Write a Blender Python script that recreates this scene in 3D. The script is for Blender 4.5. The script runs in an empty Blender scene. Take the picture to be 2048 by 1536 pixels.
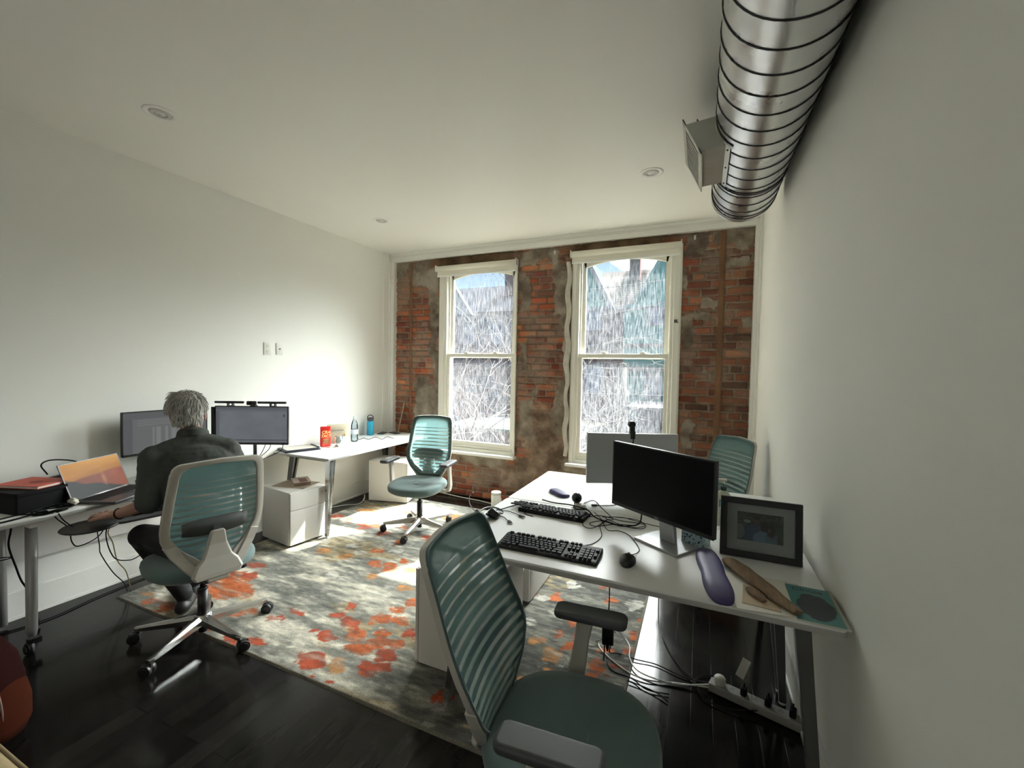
import bpy, math, random
import numpy as np
from mathutils import Vector, Matrix
random.seed(7)
rng = np.random.RandomState(11)
SC = bpy.context.scene
COL = SC.collection

# ------------------------------------------------------------------ camera
YAW, PITCH, ROLL, FOCAL = math.radians(23.8144), math.radians(-2.0159), math.radians(1.0438), 856.7043
_f = Vector((-math.sin(YAW) * math.cos(PITCH), math.cos(YAW) * math.cos(PITCH), math.sin(PITCH)))
_r = Vector((math.cos(YAW), math.sin(YAW), 0.0))
_u = _r.cross(_f)
_r2 = _r * math.cos(ROLL) + _u * math.sin(ROLL)
_u2 = -_r * math.sin(ROLL) + _u * math.cos(ROLL)
cam_data = bpy.data.cameras.new('camera')
cam_data.sensor_width = 36.0
cam_data.lens = FOCAL / 2048.0 * 36.0
cam_data.clip_start = 0.02
cam_data.clip_end = 500
cam = bpy.data.objects.new('camera', cam_data)
COL.objects.link(cam)
m = Matrix((_r2, _u2, -_f)).transposed().to_4x4()
m.translation = Vector((0, 0, 1.56))
cam.matrix_world = m
SC.camera = cam

# ------------------------------------------------------------------ light
SUN_DIR = Vector((0.48, 1.0, 1.20)).normalized()      # towards the sun
sun_data = bpy.data.lights.new('sun', 'SUN')
sun_data.energy = 23.0
sun_data.angle = math.radians(0.55)
sun_data.color = (1.0, 0.93, 0.80)
sun = bpy.data.objects.new('sun', sun_data)
sun.rotation_euler = SUN_DIR.to_track_quat('Z', 'Y').to_euler()
COL.objects.link(sun)

world = bpy.data.worlds.new('sky')
SC.world = world
world.use_nodes = True
wn, wl = world.node_tree.nodes, world.node_tree.links
wn.clear()
w_out = wn.new('ShaderNodeOutputWorld')
w_bg = wn.new('ShaderNodeBackground')
w_tc = wn.new('ShaderNodeTexCoord')
w_sep = wn.new('ShaderNodeSeparateXYZ')
wl.new(w_tc.outputs['Generated'], w_sep.inputs[0])
w_ramp = wn.new('ShaderNodeValToRGB')
w_ramp.color_ramp.elements[0].position = 0.0
w_ramp.color_ramp.elements[0].color = (0.36, 0.49, 0.62, 1)
w_ramp.color_ramp.elements[1].position = 0.55
w_ramp.color_ramp.elements[1].color = (0.34, 0.52, 0.82, 1)
wl.new(w_sep.outputs['Z'], w_ramp.inputs[0])
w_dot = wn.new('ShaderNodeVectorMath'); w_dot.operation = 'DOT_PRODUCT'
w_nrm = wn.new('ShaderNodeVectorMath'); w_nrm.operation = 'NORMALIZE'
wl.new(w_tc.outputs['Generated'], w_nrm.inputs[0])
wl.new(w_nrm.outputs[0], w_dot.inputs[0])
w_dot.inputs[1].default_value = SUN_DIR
w_map = wn.new('ShaderNodeMapRange')                    # wide glow round the sun, added out of view to fill the room
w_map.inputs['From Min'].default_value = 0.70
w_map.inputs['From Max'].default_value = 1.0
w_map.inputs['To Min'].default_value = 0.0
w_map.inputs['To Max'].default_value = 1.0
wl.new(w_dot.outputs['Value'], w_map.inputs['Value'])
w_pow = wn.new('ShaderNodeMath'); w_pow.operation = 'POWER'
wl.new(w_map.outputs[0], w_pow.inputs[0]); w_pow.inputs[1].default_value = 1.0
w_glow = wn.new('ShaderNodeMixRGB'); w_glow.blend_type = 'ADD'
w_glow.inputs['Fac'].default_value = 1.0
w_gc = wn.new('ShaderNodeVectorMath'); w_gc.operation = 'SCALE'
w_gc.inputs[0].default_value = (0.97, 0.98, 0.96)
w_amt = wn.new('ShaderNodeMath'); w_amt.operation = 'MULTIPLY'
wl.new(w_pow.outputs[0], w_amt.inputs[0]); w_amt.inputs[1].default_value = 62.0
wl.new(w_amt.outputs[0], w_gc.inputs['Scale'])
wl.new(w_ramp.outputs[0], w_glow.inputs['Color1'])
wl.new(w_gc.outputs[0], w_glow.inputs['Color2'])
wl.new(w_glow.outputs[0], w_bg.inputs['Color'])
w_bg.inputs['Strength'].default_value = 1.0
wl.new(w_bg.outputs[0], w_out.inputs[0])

# soft fill lamp added behind the camera to lift the foreground
bd = bpy.data.lights.new('rear_fill_light', 'AREA')
bd.shape = 'RECTANGLE'; bd.size = 2.2; bd.size_y = 1.6
bd.energy = 9.5
bd.color = (1.0, 0.97, 0.90)
bo = bpy.data.objects.new('rear_fill_light', bd)
bo.location = (-1.6, -2.9, 1.7)
bo.rotation_euler = (math.radians(90), 0, 0)
COL.objects.link(bo)

SC.view_settings.view_transform = 'Standard'
SC.view_settings.look = 'None'
SC.view_settings.exposure = 0.66
SC.view_settings.gamma = 1.0
SC.view_settings.use_curve_mapping = False
SC.cycles.max_bounces = 10
SC.cycles.diffuse_bounces = 7
SC.cycles.glossy_bounces = 4
SC.cycles.transparent_max_bounces = 16
SC.cycles.sample_clamp_indirect = 6.0
SC.cycles.caustics_reflective = False
SC.cycles.caustics_refractive = False

# room measures
XL, XR, YB, YR, CZ = -3.735, 0.4616, 4.506, -3.0, 3.005

# ------------------------------------------------------------------ materials
MATS = {}
def mat(name, color=(.8, .8, .8), rough=.5, metal=0.0, bump=0.0, bscale=60.0, var=0.0, vscale=8.0, spec=.5,
        emit=None, estr=1.0, trans=0.0, coat=0.0, stretch=None, sheen=0.0):
    if name in MATS: return MATS[name]
    M = bpy.data.materials.new(name); M.use_nodes = True
    nt = M.node_tree; b = nt.nodes['Principled BSDF']
    b.inputs['Base Color'].default_value = (*color, 1)
    b.inputs['Roughness'].default_value = rough
    b.inputs['Metallic'].default_value = metal
    b.inputs['Specular IOR Level'].default_value = spec
    b.inputs['Coat Weight'].default_value = coat
    b.inputs['Sheen Weight'].default_value = sheen
    b.inputs['Transmission Weight'].default_value = trans
    if emit: b.inputs['Emission Color'].default_value = (*emit, 1); b.inputs['Emission Strength'].default_value = estr
    tc = nt.nodes.new('ShaderNodeTexCoord')
    mp = nt.nodes.new('ShaderNodeMapping')
    nt.links.new(tc.outputs['Object'], mp.inputs[0])
    if stretch: mp.inputs['Scale'].default_value = stretch
    if var > 0:
        n = nt.nodes.new('ShaderNodeTexNoise'); n.inputs['Scale'].default_value = vscale; n.inputs['Detail'].default_value = 4
        nt.links.new(mp.outputs[0], n.inputs['Vector'])
        mx = nt.nodes.new('ShaderNodeMixRGB')
        mx.inputs['Color1'].default_value = (*[max(0, c * (1 - var)) for c in color], 1)
        mx.inputs['Color2'].default_value = (*[min(1, c * (1 + var)) for c in color], 1)
        nt.links.new(n.outputs['Fac'], mx.inputs['Fac']); nt.links.new(mx.outputs[0], b.inputs['Base Color'])
    if bump > 0:
        n2 = nt.nodes.new('ShaderNodeTexNoise'); n2.inputs['Scale'].default_value = bscale; n2.inputs['Detail'].default_value = 3
        nt.links.new(mp.outputs[0], n2.inputs['Vector'])
        bp = nt.nodes.new('ShaderNodeBump'); bp.inputs['Strength'].default_value = bump; bp.inputs['Distance'].default_value = .004
        nt.links.new(n2.outputs['Fac'], bp.inputs['Height']); nt.links.new(bp.outputs[0], b.inputs['Normal'])
    MATS[name] = M
    return M

def attr_mat(name, rough=.9, bump=.5, bscale=140.0, nvar=.25, nscale=90.0, spec=.2):
    """colour comes from the per-vertex surface colour (fired clay, wool, print), with fine noise over it"""
    M = bpy.data.materials.new(name); M.use_nodes = True
    nt = M.node_tree; b = nt.nodes['Principled BSDF']
    b.inputs['Roughness'].default_value = rough; b.inputs['Specular IOR Level'].default_value = spec
    a = nt.nodes.new('ShaderNodeAttribute'); a.attribute_name = 'Col'
    tc = nt.nodes.new('ShaderNodeTexCoord')
    n = nt.nodes.new('ShaderNodeTexNoise'); n.inputs['Scale'].default_value = nscale; n.inputs['Detail'].default_value = 5
    nt.links.new(tc.outputs['Object'], n.inputs['Vector'])
    mr = nt.nodes.new('ShaderNodeMapRange')
    mr.inputs['From Min'].default_value = .3; mr.inputs['From Max'].default_value = .7
    mr.inputs['To Min'].default_value = 1 - nvar; mr.inputs['To Max'].default_value = 1 + nvar
    nt.links.new(n.outputs['Fac'], mr.inputs['Value'])
    sc = nt.nodes.new('ShaderNodeVectorMath'); sc.operation = 'SCALE'
    nt.links.new(a.outputs['Color'], sc.inputs[0]); nt.links.new(mr.outputs[0], sc.inputs['Scale'])
    nt.links.new(sc.outputs[0], b.inputs['Base Color'])
    if bump:
        n2 = nt.nodes.new('ShaderNodeTexNoise'); n2.inputs['Scale'].default_value = bscale; n2.inputs['Detail'].default_value = 4
        nt.links.new(tc.outputs['Object'], n2.inputs['Vector'])
        bp = nt.nodes.new('ShaderNodeBump'); bp.inputs['Strength'].default_value = bump; bp.inputs['Distance'].default_value = .006
        nt.links.new(n2.outputs['Fac'], bp.inputs['Height']); nt.links.new(bp.outputs[0], b.inputs['Normal'])
    return M

# ------------------------------------------------------------------ mesh helpers
class MB:
    def __init__(s): s.v = []; s.f = []; s.sm = []
    def add(s, vs, fs, smooth=False):
        o = len(s.v); s.v += [tuple(v) for v in vs]
        for f in fs: s.f.append(tuple(i + o for i in f)); s.sm.append(smooth)
        return s
    def box(s, c, size, rz=0, ry=0, rx=0, taper=1.0):
        hx, hy, hz = size[0] / 2, size[1] / 2, size[2] / 2
        R = Matrix.Rotation(rz, 3, 'Z') @ Matrix.Rotation(ry, 3, 'Y') @ Matrix.Rotation(rx, 3, 'X')
        vs = []
        for z in (-1, 1):
            t = taper if z > 0 else 1
            for x, y in ((-1, -1), (1, -1), (1, 1), (-1, 1)):
                vs.append(R @ Vector((x * hx * t, y * hy * t, z * hz)) + Vector(c))
        return s.add(vs, [(3, 2, 1, 0), (4, 5, 6, 7), (0, 1, 5, 4), (1, 2, 6, 5), (2, 3, 7, 6), (3, 0, 4, 7)])
    def b2(s, x0, x1, y0, y1, z0, z1): return s.box(((x0 + x1) / 2, (y0 + y1) / 2, (z0 + z1) / 2), (abs(x1 - x0), abs(y1 - y0), abs(z1 - z0)))
    def rbox(s, c, size, r=.01, n=4, rz=0, rx=0, ry=0, rt=None):
        """box with rounded vertical edges and softened top and bottom rims"""
        hx, hy, hz = size[0] / 2, size[1] / 2, size[2] / 2
        rt = min(r, hz) * .6 if rt is None else rt
        R = Matrix.Rotation(rz, 3, 'Z') @ Matrix.Rotation(ry, 3, 'Y') @ Matrix.Rotation(rx, 3, 'X')
        def ring(inset, z):
            out = []
            rr = max(r - inset, .0005)
            for k, (sx, sy) in enumerate(((1, 1), (-1, 1), (-1, -1), (1, -1))):
                for i in range(n + 1):
                    a = math.pi / 2 * (k + i / n)
                    out.append(R @ Vector((sx * (hx - inset - rr) + rr * math.cos(a), sy * (hy - inset - rr) + rr * math.sin(a), z)) + Vector(c))
            return out
        prof = []
        for i in range(n + 1):
            a = math.pi / 2 * i / n
            prof.append((rt * (1 - math.sin(a)), -hz + rt * (1 - math.cos(a))))
        prof += [(q[0], -q[1]) for q in reversed(prof)]
        rings = [ring(a, z) for a, z in prof]
        return s.loft(rings, True)
    def loft(s, rings, caps=True, smooth=True, close=True):
        n = len(rings[0]); o = len(s.v)
        for r in rings: s.v += [tuple(p) for p in r]
        for i in range(len(rings) - 1):
            for j in range(n if close else n - 1):
                k = (j + 1) % n
                s.f.append((o + i * n + j, o + i * n + k, o + (i + 1) * n + k, o + (i + 1) * n + j)); s.sm.append(smooth)
        if caps:
            s.f.append(tuple(o + j for j in reversed(range(n)))); s.sm.append(False)
            s.f.append(tuple(o + (len(rings) - 1) * n + j for j in range(n))); s.sm.append(False)
        return s
    def cyl(s, p0, p1, r0, r1=None, n=16, caps=True, sx=1.0):
        r1 = r0 if r1 is None else r1
        p0, p1 = Vector(p0), Vector(p1); d = (p1 - p0).normalized()
        a = d.orthogonal().normalized() if abs(d.z) < .999 else Vector((1, 0, 0)); b = d.cross(a)
        rr = []
        for p, r in ((p0, r0), (p1, r1)):
            rr.append([p + (a * math.cos(2 * math.pi * i / n) * sx + b * math.sin(2 * math.pi * i / n)) * r for i in range(n)])
        return s.loft(rr, caps)
    def tube(s, pts, r, n=8, caps=True, smoothk=6):
        P = [Vector(p) for p in pts]
        if smoothk > 1 and len(P) > 2: P = catmull(P, smoothk)
        rr = r if isinstance(r, (list, tuple)) else None
        rings = []; up = Vector((0, 0, 1)); prev = None
        for i, p in enumerate(P):
            d = (P[min(i + 1, len(P) - 1)] - P[max(i - 1, 0)])
            if d.length < 1e-9: d = Vector((0, 0, 1))
            d.normalize()
            if prev is None:
                a = d.orthogonal().normalized()
            else:
                a = (prev - d * prev.dot(d));
                a = a.normalized() if a.length > 1e-6 else d.orthogonal().normalized()
            prev = a; b = d.cross(a)
            t = i / (len(P) - 1)
            ri = r if rr is None else rr[0] + (rr[1] - rr[0]) * t if len(rr) == 2 else float(np.interp(t, np.linspace(0, 1, len(rr)), rr))
            rings.append([p + (a * math.cos(2 * math.pi * k / n) + b * math.sin(2 * math.pi * k / n)) * ri for k in range(n)])
        return s.loft(rings, caps)
    def lathe(s, prof, c=(0, 0, 0), n=24, caps=True):
        rings = [[(c[0] + r * math.cos(2 * math.pi * i / n), c[1] + r * math.sin(2 * math.pi * i / n), c[2] + z) for i in range(n)] for r, z in prof]
        return s.loft(rings, caps)
    def sphere(s, c, r, nu=14, nv=8, R=None):
        r = (r, r, r) if not isinstance(r, (tuple, list)) else r
        R = R or Matrix.Identity(3)
        rings = []
        for j in range(nv + 1):
            a = math.pi * (j / nv - .5) * .9995; 
            rings.append([R @ Vector((r[0] * math.cos(a) * math.cos(2 * math.pi * i / nu), r[1] * math.cos(a) * math.sin(2 * math.pi * i / nu), r[2] * math.sin(a))) + Vector(c) for i in range(nu)])
        return s.loft(rings, True)
    def prism(s, poly, z0, z1, M=None):
        """polygon (x,y) extruded z0..z1, mapped by matrix M"""
        M = M or Matrix.Identity(4); n = len(poly)
        vs = [M @ Vector((x, y, z0)) for x, y in poly] + [M @ Vector((x, y, z1)) for x, y in poly]
        fs = [tuple(reversed(range(n))), tuple(range(n, 2 * n))] + [(i, (i + 1) % n, n + (i + 1) % n, n + i) for i in range(n)]
        return s.add(vs, fs)
    def build(s, name, material, parent=None, bevel=0.0, loc=None, rz=None):
        me = bpy.data.meshes.new(name); me.from_pydata(s.v, [], s.f); me.update()
        me.polygons.foreach_set('use_smooth', s.sm)
        o = bpy.data.objects.new(name, me); COL.objects.link(o)
        if isinstance(material, str): material = MATS[material]
        me.materials.append(material)
        if parent is not None: o.parent = parent
        if loc is not None: o.location = loc
        if rz is not None: o.rotation_euler = (0, 0, rz)
        if bevel:
            bm = o.modifiers.new('soft_edges', 'BEVEL'); bm.width = bevel; bm.segments = 2; bm.limit_method = 'ANGLE'; bm.angle_limit = math.radians(50)
        return o

def catmull(P, k):
    out = []
    Q = [P[0] * 2 - P[1]] + list(P) + [P[-1] * 2 - P[-2]]
    for i in range(1, len(Q) - 2):
        for j in range(k):
            t = j / k; a, b, c, d = Q[i - 1], Q[i], Q[i + 1], Q[i + 2]
            out.append(.5 * ((2 * b) + (c - a) * t + (2 * a - 5 * b + 4 * c - d) * t * t + (-a + 3 * b - 3 * c + d) * t ** 3))
    out.append(P[-1]); return out

def tag(o, label, cat, group=None):
    o['label'] = label; o['category'] = cat
    if group: o['group'] = group
    return o
def structure(o, label=None):
    o['kind'] = 'structure'
    if label: o['label'] = label
    return o
def empty(name, loc=(0, 0, 0), rz=0.0, label=None, cat=None, group=None, rx=0, ry=0):
    o = bpy.data.objects.new(name, None); COL.objects.link(o); o.empty_display_size = .05
    o.location = loc; o.rotation_euler = (rx, ry, rz)
    if label: tag(o, label, cat, group)
    return o
def copy_tree(o, parent=None):
    c = o.copy(); COL.objects.link(c)
    if parent is not None: c.parent = parent
    for ch in list(o.children): copy_tree(ch, c)
    return c
def text_mesh(body, size, material, parent=None, loc=(0, 0, 0), rot=(0, 0, 0), name='lettering', depth=.0006, align='CENTER', shear=0.0, bold=0.0, sx=1.0):
    cu = bpy.data.curves.new(name, 'FONT'); cu.body = body; cu.size = size; cu.extrude = depth; cu.align_x = align; cu.align_y = 'CENTER'; cu.shear = shear; cu.offset = bold
    t = bpy.data.objects.new(name, cu); COL.objects.link(t)
    dg = bpy.context.evaluated_depsgraph_get(); dg.update()
    me = bpy.data.meshes.new_from_object(t.evaluated_get(dg)); bpy.data.objects.remove(t); bpy.data.curves.remove(cu)
    o = bpy.data.objects.new(name, me); COL.objects.link(o); me.materials.clear(); me.materials.append(material)
    o.location = loc; o.rotation_euler = rot; o.scale = (sx, 1, 1)
    if parent is not None: o.parent = parent
    return o

def grid_noise(w, h, cell, seed=0, octaves=4, ax=1.0, ay=1.0):
    """smooth value noise on a w x h grid, features about cell samples wide"""
    r = np.random.RandomState(seed); out = np.zeros((h, w)); amp = 1.0; tot = 0
    for o_ in range(octaves):
        cx, cy = max(1.0, cell * ax / 2 ** o_), max(1.0, cell * ay / 2 ** o_)
        gw, gh = int(w / cx) + 3, int(h / cy) + 3
        g = r.rand(gh, gw)
        xs, ys = np.arange(w) / cx, np.arange(h) / cy
        xi, yi = xs.astype(int), ys.astype(int); xf, yf = xs - xi, ys - yi
        xf = xf * xf * (3 - 2 * xf); yf = yf * yf * (3 - 2 * yf)
        a = g[yi][:, xi]; b = g[yi][:, xi + 1]; c = g[yi + 1][:, xi]; d_ = g[yi + 1][:, xi + 1]
        v = (a * (1 - xf) + b * xf) * (1 - yf)[:, None] + (c * (1 - xf) + d_ * xf) * yf[:, None]
        out += v * amp; tot += amp; amp *= .55
    return out / tot

def grid_mesh(name, P, C, material, mask=None, parent=None, smooth=False):
    """P (h,w,3) positions, C (h,w,3) colours, mask (h-1,w-1) of faces to keep"""
    h, w = P.shape[:2]
    idx = np.arange(h * w).reshape(h, w)
    q = np.stack([idx[:-1, :-1], idx[:-1, 1:], idx[1:, 1:], idx[1:, :-1]], -1)
    q = q[mask] if mask is not None else q.reshape(-1, 4)
    me = bpy.data.meshes.new(name)
    me.vertices.add(h * w); me.vertices.foreach_set('co', P.reshape(-1).astype('f'))
    n = len(q)
    me.loops.add(n * 4); me.loops.foreach_set('vertex_index', q.reshape(-1).astype('i'))
    me.polygons.add(n); me.polygons.foreach_set('loop_start', np.arange(0, n * 4, 4, dtype='i'))
    me.update(calc_edges=True); me.validate()
    ca = me.color_attributes.new('Col', 'FLOAT_COLOR', 'POINT')
    cc = np.ones((h * w, 4), 'f'); cc[:, :3] = C.reshape(-1, 3); ca.data.foreach_set('color', cc.reshape(-1))
    if smooth: me.polygons.foreach_set('use_smooth', [True] * n)
    o = bpy.data.objects.new(name, me); COL.objects.link(o); me.materials.append(material)
    if parent is not None: o.parent = parent
    return o
PLASTER= [(-3.09,2.4,0.1,0.37,0),(-3.05,1.77,0.06,0.93,0),(-3.23,1.16,0.14,0.27,0),(-3.25,2.75,0.17,0.14,0),(-3.6,2.78,0.1,0.12,0),(-1.87,2.45,0.08,0.2,0),(-1.87,1.71,0.06,0.19,0),(-1.43,2.43,0.07,0.34,0),(-1.36,1.77,0.05,0.81,0),(-1.62,0.66,0.33,0.56,1),(-1.82,1.04,0.12,0.23,0),(-1.4,1.12,0.08,0.33,0),(-1.68,2.82,0.24,0.08,0),(-0.15,2.45,0.05,0.12,0),(-0.06,2.79,0.11,0.1,0),(0.26,2.81,0.17,0.07,0),(-0.14,1.97,0.06,0.13,0),(-0.03,2.11,0.07,0.04,0),(-0.1,0.9,0.06,0.11,0),(0.29,2.61,0.08,0.05,0),(0.03,2.25,0.04,0.06,0),(0.35,2.05,0.07,0.06,0),(-2.37,0.46,0.48,0.09,3),(-1.18,0.51,0.33,0.08,3),(-2.6,2.86,0.66,0.09,2),(-0.85,2.86,0.70,0.08,2),(-3.19,0.19,0.11,0.19,0),(-1.5,2.82,0.07,0.05,0),(-1.62,0.32,0.54,0.08,1)]
BLOBS= [(-1.827,1.595,0.064,0.03,-0.052,0.046,0),(-1.671,1.633,0.045,0.021,-0.039,0.038,2),(-1.894,1.932,0.058,0.028,-0.046,0.047,0),(-1.778,1.847,0.054,0.026,-0.043,0.045,1),(-1.921,1.779,0.054,0.026,-0.034,0.031,0),(-2.023,1.961,0.037,0.018,-0.02,0.02,0),(-1.758,2.043,0.062,0.03,-0.038,0.044,1),(-1.63,2.074,0.038,0.018,-0.026,0.032,1),(-1.655,1.932,0.038,0.018,-0.034,0.039,1),(-1.667,1.764,0.067,0.032,-0.037,0.038,1),(-1.618,1.853,0.053,0.025,-0.032,0.036,1),(-1.534,1.885,0.057,0.027,-0.03,0.037,1),(-1.501,1.795,0.05,0.024,-0.036,0.043,0),(-1.514,1.999,0.046,0.022,-0.036,0.046,0),(-1.525,1.677,0.04,0.019,-0.041,0.045,0),(-1.446,1.71,0.048,0.023,-0.023,0.027,0),(-1.732,1.486,0.029,0.014,-0.02,0.017,0),(-1.729,2.173,0.04,0.019,-0.022,0.027,1),(-1.851,2.41,0.055,0.026,-0.029,0.037,2),(-1.691,2.276,0.041,0.02,-0.033,0.044,1),(-1.993,2.645,0.071,0.035,-0.028,0.037,2),(-2.164,2.62,0.051,0.025,-0.043,0.052,1),(-2.301,2.609,0.049,0.024,-0.038,0.043,1),(-2.169,2.452,0.041,0.02,-0.032,0.036,2),(-2.122,2.758,0.032,0.016,-0.03,0.038,1),(-2.443,2.79,0.052,0.026,-0.038,0.043,1),(-2.85,2.609,0.064,0.032,-0.044,0.041,2),(-2.608,2.608,0.048,0.024,-0.037,0.037,2),(-2.191,3.238,0.085,0.042,-0.033,0.048,0),(-2.211,3.426,0.059,0.03,-0.022,0.034,0),(-3.42,3.275,0.063,0.032,-0.049,0.047,0),(-2.904,3.205,0.097,0.049,-0.046,0.05,0),(-2.659,3.13,0.043,0.022,-0.034,0.04,0),(-2.967,1.882,0.16,0.078,-0.148,0.094,1),(-2.998,1.976,0.099,0.048,-0.128,0.085,1),(-3.213,1.988,0.102,0.05,-0.083,0.052,0),(-2.994,2.065,0.056,0.028,-0.046,0.032,0),(-3.112,2.188,0.071,0.035,-0.042,0.029,0),(-2.34,1.778,0.047,0.023,-0.033,0.025,0),(-2.282,1.879,0.049,0.023,-0.027,0.022,0),(-2.612,1.721,0.106,0.051,-0.046,0.03,1),(-2.238,1.567,0.052,0.025,-0.035,0.025,0),(-2.362,1.516,0.043,0.021,-0.037,0.024,0),(-2.617,1.538,0.054,0.026,-0.036,0.021,1),(-3.084,1.582,0.049,0.024,-0.055,0.029,1),(-3.219,1.562,0.06,0.029,-0.048,0.024,1),(-3.346,1.585,0.041,0.02,-0.031,0.015,2),(-3.037,1.538,0.048,0.023,-0.035,0.018,1),(-2.312,3.778,0.096,0.049,-0.045,0.073,2),(-3.251,3.545,0.099,0.05,-0.036,0.039,2),(-2.016,2.062,0.03,0.014,-0.027,0.028,0),(-2.032,1.798,0.026,0.012,-0.012,0.011,0),(-1.623,1.525,0.019,0.009,-0.014,0.013,0),(-0.865,2.758,0.041,0.02,-0.018,0.055,1),(-0.513,2.867,0.043,0.021,-0.006,0.033,1),(-0.657,2.534,0.044,0.021,-0.014,0.051,1),(-0.306,2.557,0.039,0.019,-0.006,0.042,1),(-0.722,2.368,0.03,0.014,-0.011,0.035,1),(-0.616,2.392,0.028,0.013,-0.01,0.035,1),(-0.628,2.299,0.031,0.015,-0.011,0.038,1),(-0.706,2.18,0.05,0.024,-0.019,0.056,2),(-0.813,2.262,0.045,0.022,-0.012,0.033,2),(-0.446,2.19,0.04,0.019,-0.014,0.065,1),(-0.314,2.407,0.035,0.017,-0.006,0.037,1),(-0.647,2.06,0.037,0.017,-0.012,0.037,2),(-0.584,3.038,0.043,0.021,-0.007,0.035,1),(-1.002,2.717,0.017,0.008,-0.011,0.03,1),(-0.287,2.731,0.02,0.009,-0.005,0.039,1),(-0.449,2.359,0.035,0.017,-0.005,0.024,1),(-0.361,2.245,0.033,0.016,-0.005,0.027,0),(-0.492,2.098,0.032,0.015,-0.006,0.025,1),(-0.804,1.885,0.054,0.026,-0.019,0.043,2),(-1.068,1.686,0.045,0.021,-0.024,0.038,0),(-0.92,1.966,0.049,0.023,-0.023,0.048,1),(-0.803,2.972,0.039,0.019,-0.015,0.055,3),(-0.358,2.894,0.048,0.023,-0.009,0.063,3),(-0.77,2.573,0.036,0.017,-0.013,0.042,3),(-0.919,2.408,0.039,0.019,-0.016,0.041,3),(-0.958,2.701,0.054,0.026,-0.014,0.038,3),(-2.709,2.789,0.06,0.03,-0.038,0.039,3),(-2.547,2.72,0.049,0.024,-0.032,0.034,3),(-2.455,2.328,0.052,0.025,-0.034,0.032,3),(-2.465,2.086,0.053,0.026,-0.04,0.034,4),(-2.746,2.246,0.069,0.034,-0.038,0.031,4),(-2.058,1.627,0.034,0.016,-0.021,0.017,4),(-2.149,2.032,0.071,0.034,-0.033,0.031,4),(-2.311,2.874,0.052,0.026,-0.027,0.034,3)]
# ------------------------------------------------------------------ shell
mat('wall_paint', (.835, .84, .80), .62, bump=.05, bscale=180, var=.015, vscale=3)
mat('ceiling_paint', (.85, .845, .795), .55, bump=.04, bscale=120)
mat('trim_paint', (.84, .84, .80), .35)
mat('window_vinyl', (.78, .77, .70), .38)
mat('white_laminate', (.78, .79, .78), .32, spec=.26)
mat('laminate_edge', (.42, .42, .40), .4)
mat('steel_white', (.74, .73, .70), .38)
mat('chrome', (.72, .73, .74), .12, metal=1.0)
mat('leg_grey', (.11, .112, .11), .35, metal=.4)
mat('black_plastic', (.008, .008, .009), .40)
mat('black_gloss', (.004, .004, .0045), .30, spec=.12)
mat('dark_grey_plastic', (.045, .047, .05), .45)
mat('cable_black', (.006, .006, .0065), .6, spec=.12)
mat('cable_white', (.65, .65, .62), .45)

# dark stained plank floor, boards run towards the brick wall
F = bpy.data.materials.new('dark_planks'); F.use_nodes = True
nt = F.node_tree; b = nt.nodes['Principled BSDF']
tc = nt.nodes.new('ShaderNodeTexCoord'); mp = nt.nodes.new('ShaderNodeMapping')
mp.inputs['Rotation'].default_value = (0, 0, math.radians(90))
nt.links.new(tc.outputs['Object'], mp.inputs[0])
br = nt.nodes.new('ShaderNodeTexBrick'); br.offset = .37; br.offset_frequency = 2
br.inputs['Scale'].default_value = 1.0; br.inputs['Brick Width'].default_value = 1.05; br.inputs['Row Height'].default_value = .092
br.inputs['Mortar Size'].default_value = .0024; br.inputs['Mortar Smooth'].default_value = .2
br.inputs['Color1'].default_value = (.010, .009, .0085, 1); br.inputs['Color2'].default_value = (.018, .016, .014, 1)
br.inputs['Mortar'].default_value = (.003, .003, .003, 1)
nt.links.new(mp.outputs[0], br.inputs['Vector'])
nz = nt.nodes.new('ShaderNodeTexNoise'); nz.inputs['Scale'].default_value = 6; nz.inputs['Detail'].default_value = 6
mp2 = nt.nodes.new('ShaderNodeMapping'); mp2.inputs['Scale'].default_value = (8, .7, 1)
nt.links.new(tc.outputs['Object'], mp2.inputs[0]); nt.links.new(mp2.outputs[0], nz.inputs['Vector'])
mx = nt.nodes.new('ShaderNodeMixRGB'); mx.blend_type = 'MULTIPLY'; mx.inputs['Fac'].default_value = .6
nt.links.new(br.outputs['Color'], mx.inputs['Color1']); nt.links.new(nz.outputs['Color'], mx.inputs['Color2'])
nt.links.new(mx.outputs[0], b.inputs['Base Color'])
mr = nt.nodes.new('ShaderNodeMapRange'); mr.inputs['To Min'].default_value = .08; mr.inputs['To Max'].default_value = .20
nt.links.new(nz.outputs['Fac'], mr.inputs['Value']); nt.links.new(mr.outputs[0], b.inputs['Roughness'])
bp = nt.nodes.new('ShaderNodeBump'); bp.inputs['Strength'].default_value = .35; bp.inputs['Distance'].default_value = .002; bp.invert = True
nt.links.new(br.outputs['Fac'], bp.inputs['Height']); nt.links.new(bp.outputs[0], b.inputs['Normal'])
b.inputs['Specular IOR Level'].default_value = .20
MATS['dark_planks'] = F

structure(MB().b2(XL - .1, XR + .1, YR - .1, YB + .25, -.12, 0).build('floor', 'dark_planks'), 'glossy dark stained plank floor')
structure(MB().b2(XL - .1, XR + .1, YR - .1, YB + .25, CZ, CZ + .12).build('ceiling', 'ceiling_paint'), 'plain white ceiling')
structure(MB().b2(XL - .12, XL, YR - .1, YB + .25, 0, CZ).build('wall_left', 'wall_paint'), 'plain white drywall on the left')
structure(MB().b2(XR, XR + .12, YR - .1, YB + .25, 0, CZ).build('wall_right', 'wall_paint'), 'plain white drywall on the right')
structure(MB().b2(XL, XR, YR - .12, YR, 0, CZ).build('wall_rear', 'wall_paint'), 'white wall behind the camera')

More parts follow.
